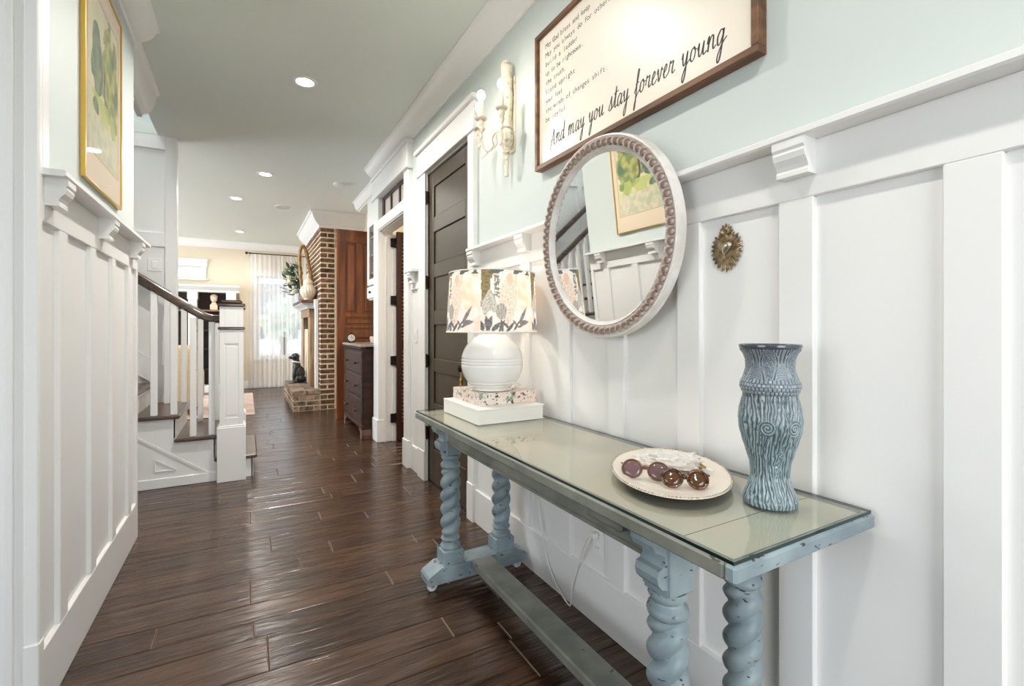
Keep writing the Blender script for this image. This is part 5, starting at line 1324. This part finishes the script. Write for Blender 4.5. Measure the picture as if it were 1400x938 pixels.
for k in range(1, nr + 1):
    for i in range(64):
        a = 2 * PI * i / 64; x = 16 * math.sin(a) ** 3 / 17; z = (13 * math.cos(a) - 5 * math.cos(2 * a) - 2 * math.cos(3 * a) - math.cos(4 * a)) / 17; s_ = k / nr
        g.v.append((hx - .0075 - .015 * math.sqrt(max(0, 1 - s_ ** 2)), hy - x * .0245 * s_, hz + .002 + z * (.031 if z < 0 else .023) * s_))
for i in range(64):
    j = (i + 1) % 64; g.f.append((0, 1 + j, 1 + i)); g.mi.append(0)
    for k in range(nr - 1): g.f.append((1 + k * 64 + i, 1 + k * 64 + j, 1 + (k + 1) * 64 + j, 1 + (k + 1) * 64 + i)); g.mi.append(0)
g.build('heart', M('polished_tin', C(186, 172, 150), .28, .9), ht, True)
g = MB()
for i in range(7):
    a = (i - 3) * .40; ln = .036 - .002 * abs(i - 3)
    b_ = (hx - .004, hy, hz + .040)
    tipp = (hx - .004, hy - math.sin(a) * ln * .9, hz + .040 + math.cos(a) * ln)
    g.tube([b_, ((b_[0] + tipp[0]) / 2 - .004, (b_[1] + tipp[1]) / 2, (b_[2] + tipp[2]) / 2), tipp], [.005, .0075, .0008], 6)
g.lathe([(.004, hz + .028), (.008, hz + .036), (.007, hz + .044), (0, hz + .046)], (hx - .003, hy, 0), 12)
g.build('flame', HM, ht, 40)

# ------------------------------------------------------------------ watercolour on the left wall
wc = thing('framed_watercolour', 'gold framed green watercolour of trees on the left wall', 'picture', (-.59, 2.68, 2.3))
py0, py1, pz0, pz1 = 2.525, 3.175, 1.875, 2.842
for a, b_, c, d in ((py0, py1, pz0, pz0 + .008), (py0, py1, pz1 - .008, pz1), (py0, py0 + .008, pz0 + .008, pz1 - .008), (py1 - .008, py1, pz0 + .008, pz1 - .008)):
    B(-.589, -.5705, a, b_, c, d, .001).build('frame_rail', GOLD, wc)
B(-.588, -.578, py0 + .007, py1 - .007, pz0 + .007, pz1 - .007).build('mat_board', M('cream_mat', C(232, 212, 188), .7), wc)
def paint(u, v):
    # u 0 near end .. 1 far end, v up
    q = Vector((u * 3, v * 3.6, .3)); n1 = noise.fractal(q * 1.2, 1, 2, 4); n2 = noise.noise(q * 5); n3 = noise.noise(q * 2.2 + Vector((5, 2, 1)))
    col = mixc(C(232, 218, 190), C(214, 208, 176), .5 + n1)
    if v < .40: col = mixc(C(206, 206, 160), C(226, 206, 176), .5 + n3)
    d = ((u - .70) / .34) ** 2 + ((v - .60) / .36) ** 2 + .9 * n1
    if d < .85:
        col = mixc(C(126, 142, 92), C(188, 184, 112), .5 + 1.1 * n2); col = mixc(col, C(92, 116, 94), sst(.05, .5, n3))
    d = ((u - .26) / .20) ** 2 + ((v - .58) / .30) ** 2 + .9 * n3
    if d < .8: col = mixc(C(142, 154, 118), C(92, 112, 98), .5 + n2)
    if abs(u - .55 - .06 * math.sin(v * 9)) < .02 and .34 < v < .62: col = C(104, 84, 62)
    if v < .24: col = mixc(C(186, 196, 164), C(222, 208, 184), .5 + n2)
    if .24 < v < .40 and n3 > .1: col = mixc(col, C(186, 196, 112), .8)
    return col
g = MB(); cols = []; nu, nv = 110, 150
a0, a1, c0, c1 = py0 + .065, py1 - .060, pz0 + .145, pz1 - .122
for j in range(nv + 1):
    for i in range(nu + 1):
        g.v.append((-.5776, a0 + (a1 - a0) * i / nu, c0 + (c1 - c0) * j / nv)); cols.append(paint(i / nu, j / nv))
for j in range(nv):
    for i in range(nu):
        k = j * (nu + 1) + i; g.f.append((k, k + 1, k + nu + 2, k + nu + 1)); g.mi.append(0)
g.build('painting', MV('watercolour_paint', .8), wc, False, cols)
g = MB()
for a, b_, c, d in ((a0 - .008, a1 + .008, c0 - .008, c0 - .003), (a0 - .008, a1 + .008, c1 + .003, c1 + .008), (a0 - .008, a0 - .003, c0 - .003, c1 + .003), (a1 + .003, a1 + .008, c0 - .003, c1 + .003)): g.box(-.5782, -.5772, a, b_, c, d)
g.build('mat_bevel', M('gilt_line', C(198, 168, 110), .5), wc)
MB().add([(-.5745, py0 + .007, pz0 + .007), (-.5745, py1 - .007, pz0 + .007), (-.5745, py1 - .007, pz1 - .007), (-.5745, py0 + .007, pz1 - .007)], [(0, 1, 2, 3)]).build('glazing', MG('picture_glass', (.99, .99, .98, 1), 1.35), wc)

# tassel on the brown door's knob
ts = thing('tassel', 'small dark brass tassel hanging from the brown door knob', 'tassel', (1.27, 2.955, .95))
MB().tube(smooth_path([(1.268, 2.955, .972), (1.262, 2.947, .94), (1.262, 2.945, .915)], 4), .003, 6).build('loop', BRASS, ts, True)
MB().lathe([(.004, .92), (.011, .912), (.012, .900), (.008, .893), (.013, .87), (.015, .80), (0, .80)], (1.262, 2.944, 0), 20, lambda t, h, r: r * (1 + (.09 * math.sin(12 * t) if h < .89 else 0))).build('skirt', BRASS, ts, 40)
